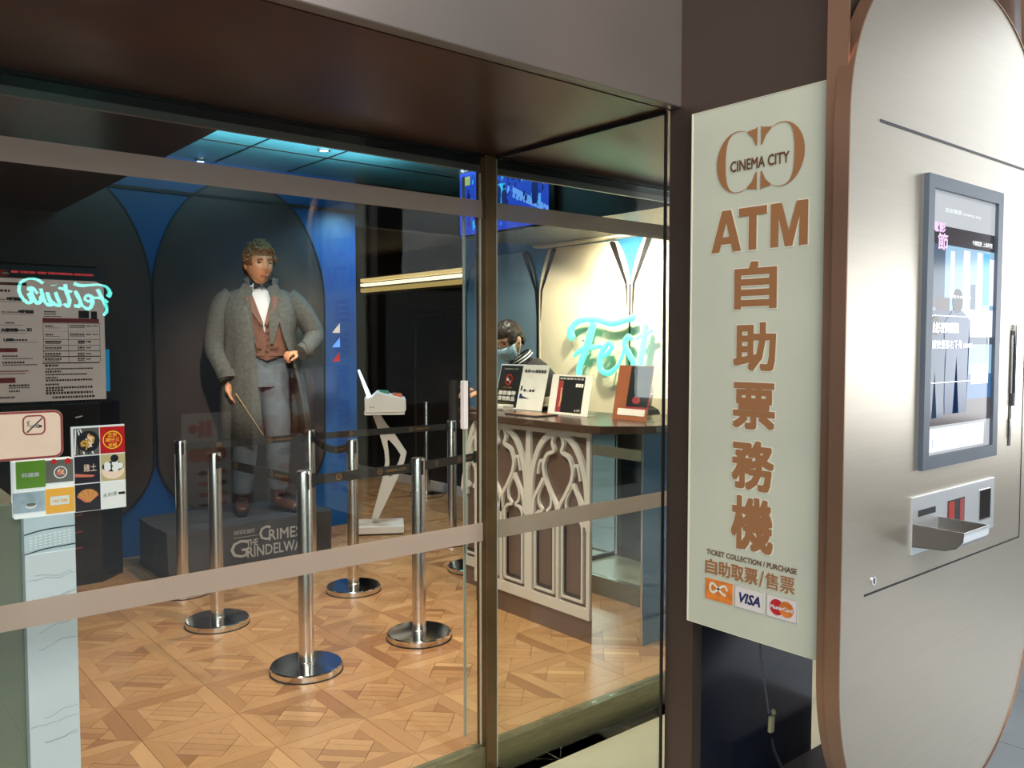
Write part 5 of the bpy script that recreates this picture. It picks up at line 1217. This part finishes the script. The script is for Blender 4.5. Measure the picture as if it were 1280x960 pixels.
for s_ in (-1, 1):
    bm = B(); ribbon(bm, [(sx(333)+s_*.088, sz(364)), (sx(334)+s_*.062, sz(380)), (sx(335)+s_*.012, sz(400))], [.05, .05, .02], lambda u, v, w: (u, -.135-.03*min(1, (sz(364)-v)/.2)+w, v), (-.006, .002)); obj('waistcoat_lapel', bm, 'vest', st)
    bm = B(); prism(bm, [(0, 0), (s_*.085, .03), (s_*.075, .06), (0, .06)], lambda u, v, w: (sx(338)+u, -.150+abs(u)*.35+w, sz(446)+v), (0, .006)); obj('waistcoat_point', bm, 'vest', st)
    bm = B(); box(bm, (sx(337)+s_*.06, -.150, sz(430)), (.06, .006, .012), Matrix.Rotation(-s_*.2, 3, 'Y')); obj('pocket_welt', bm, 'boot', st)
for i in range(5):
    bm = B(); bmesh.ops.create_uvsphere(bm, u_segments=10, v_segments=6, radius=.0075, matrix=Matrix.Translation((sx(337)+.012, -.160, sz(402+i*8))) @ Matrix.Diagonal((1, .5, 1, 1))); obj('button', bm, 'boot', st)
# coat: shell open at the front, skirts to the knee
bm = B()
loft(bm, [(sz(352), sx(331), .035, .105, .10, 236, -52), (sz(358), sx(331), .03, .20, .125, 240, -58), (sz(366), sx(331), .025, .262, .150, 248, -64), (sz(385), sx(331), .02, .27, .178, 252, -64), (sz(410), sx(330), .02, .245, .188, 259, -52), (sz(440), sx(331), .03, .262, .20, 262, -40),
          (sz(475), sx(332), .04, .29, .215, 264, -30), (sz(510), sx(334), .05, .305, .23, 266, -26), (sz(547), sx(336), .06, .32, .245, 268, -22)], 0, 0, 60, fold=.035, seed=1.2)
solid(obj('coat', bm, 'coat', st, smooth=True), .012)
for s_, a_ in ((-1, 1), (1, 1)):
    L_ = [(s_*.085, sz(350)), (s_*.120, sz(366)), (s_*.10, sz(390)), (s_*.045+(.03 if s_ > 0 else 0), sz(425))]
    bm = B(); ribbon(bm, [(sx(331)+u, v) for u, v in L_], [.075, .10, .085, .02], lambda u, v, w: (u, -.150-.035*max(0, min(1, (sz(352)-v)/.2))+abs(u-sx(331))*.35+w, v), (-.008, .004)); obj('lapel', bm, 'coat', st, smooth=True)
bm = B(); loft(bm, [(sz(339), sx(332), .035, .118, .115, 226, -46), (sz(346), sx(332), .035, .112, .112, 228, -48), (sz(358), sx(331), .035, .15, .125, 236, -56)], 0, 0, 30); solid(obj('coat_collar', bm, 'coat', st, smooth=True), .012)
obj('sleeve', sleeve([(sx(297), .01, sz(362)), (sx(284), .01, sz(378)), LE, (sx(283), -.06, sz(454)), (sx(290), -.095, sz(470))], [.072, .086, .078, .066, .060], .02), 'coat', st, smooth=True)
obj('sleeve', sleeve([(sx(365), .01, sz(362)), (sx(380), .01, sz(378)), RE, (sx(392), -.07, sz(427)), (sx(380), -.135, sz(436))], [.072, .084, .076, .064, .058], .02), 'coat', st, smooth=True)
for P_c, d_c, r_c in (((sx(290), -.092, sz(467)), (.12, -.3, -1), .070), ((sx(385), -.110, sz(432)), (-.8, -.45, -.1), .066)):
    bm = B(); a_ = Vector(P_c); dd = Vector(d_c).normalized(); cyl(bm, a_-dd*.045, a_+dd*.012, r_c, r_c*1.02, n=22, caps=True); obj('cuff', bm, 'coat', st, smooth=True)
wd_ = B(); tube(wd_, [(sx(299), -.17, sz(487)), (sx(332), -.22, sz(540))], [.006, .003], 6); obj('thin_stick', wd_, mat('pale_stick', S(160, 130, 90), .5), st)

# ---- masked clerk
sp = Vector((3.93, 4.62, 0)); TH2 = 40.0; K2 = 176.0
cl_ = thing('person', 'masked clerk in a dark polo shirt bending over the counter', 'person', tuple(sp), -R(TH2))
def cx_(px): return (px-650)/K2
def cz_(py): return 1.6+(427-py)/K2
hr2 = Matrix.Rotation(R(-48), 3, 'Z') @ Matrix.Rotation(R(30), 3, 'X')
hc2 = Vector((cx_(638), -.02, cz_(424)))
sh = (cx_(662), .0, cz_(458)); shr = (cx_(676), -.10, cz_(470)); shl = (cx_(648), .14, cz_(462))
body = skin([[((cx_(685), .05, .95), .14), ((cx_(684), .04, 1.12), .135), ((cx_(676), .03, 1.27), .15), (sh, .10), ((cx_(652), -.01, cz_(444)), .058), (tuple(hc2), .06)],
             [(sh, .10), (shr, .065), ((cx_(668), -.20, cz_(500)), .048), ((cx_(620), -.20, cz_(496)), .036), ((cx_(603), -.18, cz_(489)), .028)],
             [(sh, .10), (shl, .065), ((cx_(630), .20, cz_(498)), .045), ((cx_(600), .12, cz_(494)), .032), ((cx_(592), .08, cz_(488)), .026)],
             [((cx_(685), .05, .95), .14), ((cx_(688), -.04, .86), .09), ((cx_(690), -.04, .45), .06), ((cx_(690), -.03, .07), .04), ((cx_(680), -.13, .035), .032)],
             [((cx_(685), .05, .95), .14), ((cx_(682), .14, .86), .09), ((cx_(684), .14, .45), .06), ((cx_(684), .15, .07), .04), ((cx_(674), .05, .035), .032)]])
h1 = hand_chains((cx_(603), -.18, cz_(489)), (-1, .1, -.12), (0, 0, -1), .95, .9, 1); h2 = hand_chains((cx_(592), .08, cz_(488)), (-1, -.3, -.1), (0, 0, -1), .95, .7, -1)
bm = fuse(merge(body, head_bm(hc2, 1.08, hr2), hands_bm([h1, h2])), .0075); obj('body', bm, 'skin', cl_, smooth=True, ang=180)
bm = hair_bm(hc2, 1.08, hr2, 9, front=-.15, side=.15, curl=.013, puff=1.12); obj('hair', bm, 'hair_black', cl_, smooth=True, ang=180)
for s_ in (-1, 1):
    q = hc2+hr2 @ Vector((s_*.030, -.0775, .012))*1.08
    bm = B(); bmesh.ops.create_uvsphere(bm, u_segments=10, v_segments=8, radius=.012, matrix=Matrix.Translation(q) @ Matrix.Diagonal((1, .6, .5, 1))); obj('eye', bm, 'ink', cl_)
    q = [hc2+hr2 @ Vector((s_*x, -.090, z))*1.08 for x, z in ((.012, .030), (.03, .035), (.048, .028))]; bm = B(); tube(bm, q, .0035, 6); obj('eyebrow', bm, 'hair_black', cl_)
bm = B(); n = 14; rows = []
for j in range(9):
    z = -.012-.098*j/8; row = []
    for i in range(n+1):
        a = R(-68+136*i/n); bulge = .014*math.sin(PI*j/8)+.020*math.exp(-(math.degrees(a)/18)**2)*math.exp(-((z+.03)/.035)**2); rr_ = 1-.30*max(0, -z/.118)**1.6
        row.append(bm.verts.new(hc2+hr2 @ Vector((math.sin(a)*(.079+bulge*.5)*rr_, -math.cos(a)*(.100+bulge), z))*1.08))
    rows.append(row)
for a, b in zip(rows, rows[1:]):
    for i in range(n): bm.faces.new((a[i], a[i+1], b[i+1], b[i]))
mo = solid(obj('face_mask', bm, 'mask', cl_, smooth=True), .003)
for s_ in (-1, 1):
    for z in (-.02, -.09):
        bm = B(); tube(bm, [hc2+hr2 @ Vector(q)*1.08 for q in ((s_*.074, -.04, z), (s_*.082, -.01, z*.6), (s_*.084, .02, .0))], .0016, 5); obj('ear_loop', bm, 'white', mo)
bm = skin([[((cx_(685), .05, .93), .165), ((cx_(685), .04, 1.10), .162), ((cx_(678), .03, 1.25), .175), ((cx_(668), .01, cz_(466)), .135), ((cx_(657), 0, cz_(452)), .078)]], 3)
bm2 = sleeve([(cx_(666), -.04, cz_(462)), shr, (cx_(674), -.155, cz_(484)), (cx_(668), -.19, cz_(497))], [.10, .09, .078, .068], .02); bm3 = sleeve([(cx_(660), .06, cz_(462)), shl, (cx_(640), .17, cz_(482)), (cx_(631), .19, cz_(494))], [.10, .085, .075, .066], .02)
obj('polo_shirt', fuse(merge(bm, bm2, bm3), .009), 'polo', cl_, smooth=True, ang=180)
for i, (rr1, mm) in enumerate(((.074, 'polo'), (.078, 'white'), (.0785, 'polo'), (.081, 'white'))):
    bm = B(); nd = Vector((-.55, -.12, .75)).normalized(); c0_ = Vector((cx_(653), -.006, cz_(446)))-nd*(.010*i-.014); cyl(bm, c0_-nd*.005, c0_+nd*.004, rr1, rr1*.97, n=28, caps=False); o = obj('collar_band', bm, mm, cl_, smooth=True); solid(o, .004, 0)
bm = skin([[((cx_(685), .05, 1.0), .16), ((cx_(688), -.04, .84), .11), ((cx_(690), -.04, .45), .085), ((cx_(690), -.03, .10), .075)], [((cx_(685), .05, 1.0), .16), ((cx_(682), .14, .84), .11), ((cx_(684), .14, .45), .085), ((cx_(684), .15, .10), .075)]], 2); obj('trousers', bm, 'black', cl_, smooth=True, ang=180)
for dx_, dy_ in ((690, -.03), (684, .15)):
    bm = skin([[((cx_(dx_), dy_, .06), .05), ((cx_(dx_-6), dy_-.07, .045), .045), ((cx_(dx_-12), dy_-.13, .035), .035)]], 2)
    for v in bm.verts: v.co.z = max(v.co.z, 0.001)
    obj('shoe', bm, 'black', cl_, smooth=True, ang=180)

# ================================================================== MENU BOARDS ACROSS THE HALL (they mirror faintly in the shop glass)
def bq(px, py): q = at(px, py, 'y', 8.2); return q.x, q.z
mb = thing('menu_board', 'pair of pale menu boards with food photos standing across the hall', 'menu board', (0, 2*YG-8.2, 0), PI)
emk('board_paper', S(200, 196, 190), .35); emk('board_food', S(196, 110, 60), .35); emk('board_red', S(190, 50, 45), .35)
for k, (xa, ya2, xb, yb2) in enumerate(((228, 518, 290, 648), (316, 462, 408, 640))):
    A_ = bq(xa, ya2); C_ = bq(xb, yb2); x0, x1, z0, z1 = -C_[0], -A_[0], C_[1], A_[1]
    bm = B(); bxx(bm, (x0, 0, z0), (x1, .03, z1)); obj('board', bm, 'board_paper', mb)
    bm = B(); bxx(bm, (x0+.04, .005, 0), (x0+.08, .025, z0)); bxx(bm, (x1-.08, .005, 0), (x1-.04, .025, z0)); obj('stand_leg', bm, 'blackframe', mb)
    p = Print(mb); w_, h_ = x1-x0, z1-z0
    p.text('雞飯', x0+w_*.4, z1-h_*.22, x0+w_*.7, z1-h_*.06, 'board_red', y=-.003, bold=.002); p.disc(x1-w_*.2, z1-h_*.14, w_*.1, 'board_red', y=-.003)
    for i in range(3): p.disc(x0+w_*(.25+.25*i), z1-h_*.38, w_*.16, 'board_food', y=-.003-.0001*i)
    for i in range(8): p.disc(x0+w_*(.2 if i % 2 else .6), z1-h_*(.55+.1*(i//2)), w_*.1, 'board_food' if i % 3 else 'ink', y=-.003, rz=w_*.05)
    p.done()
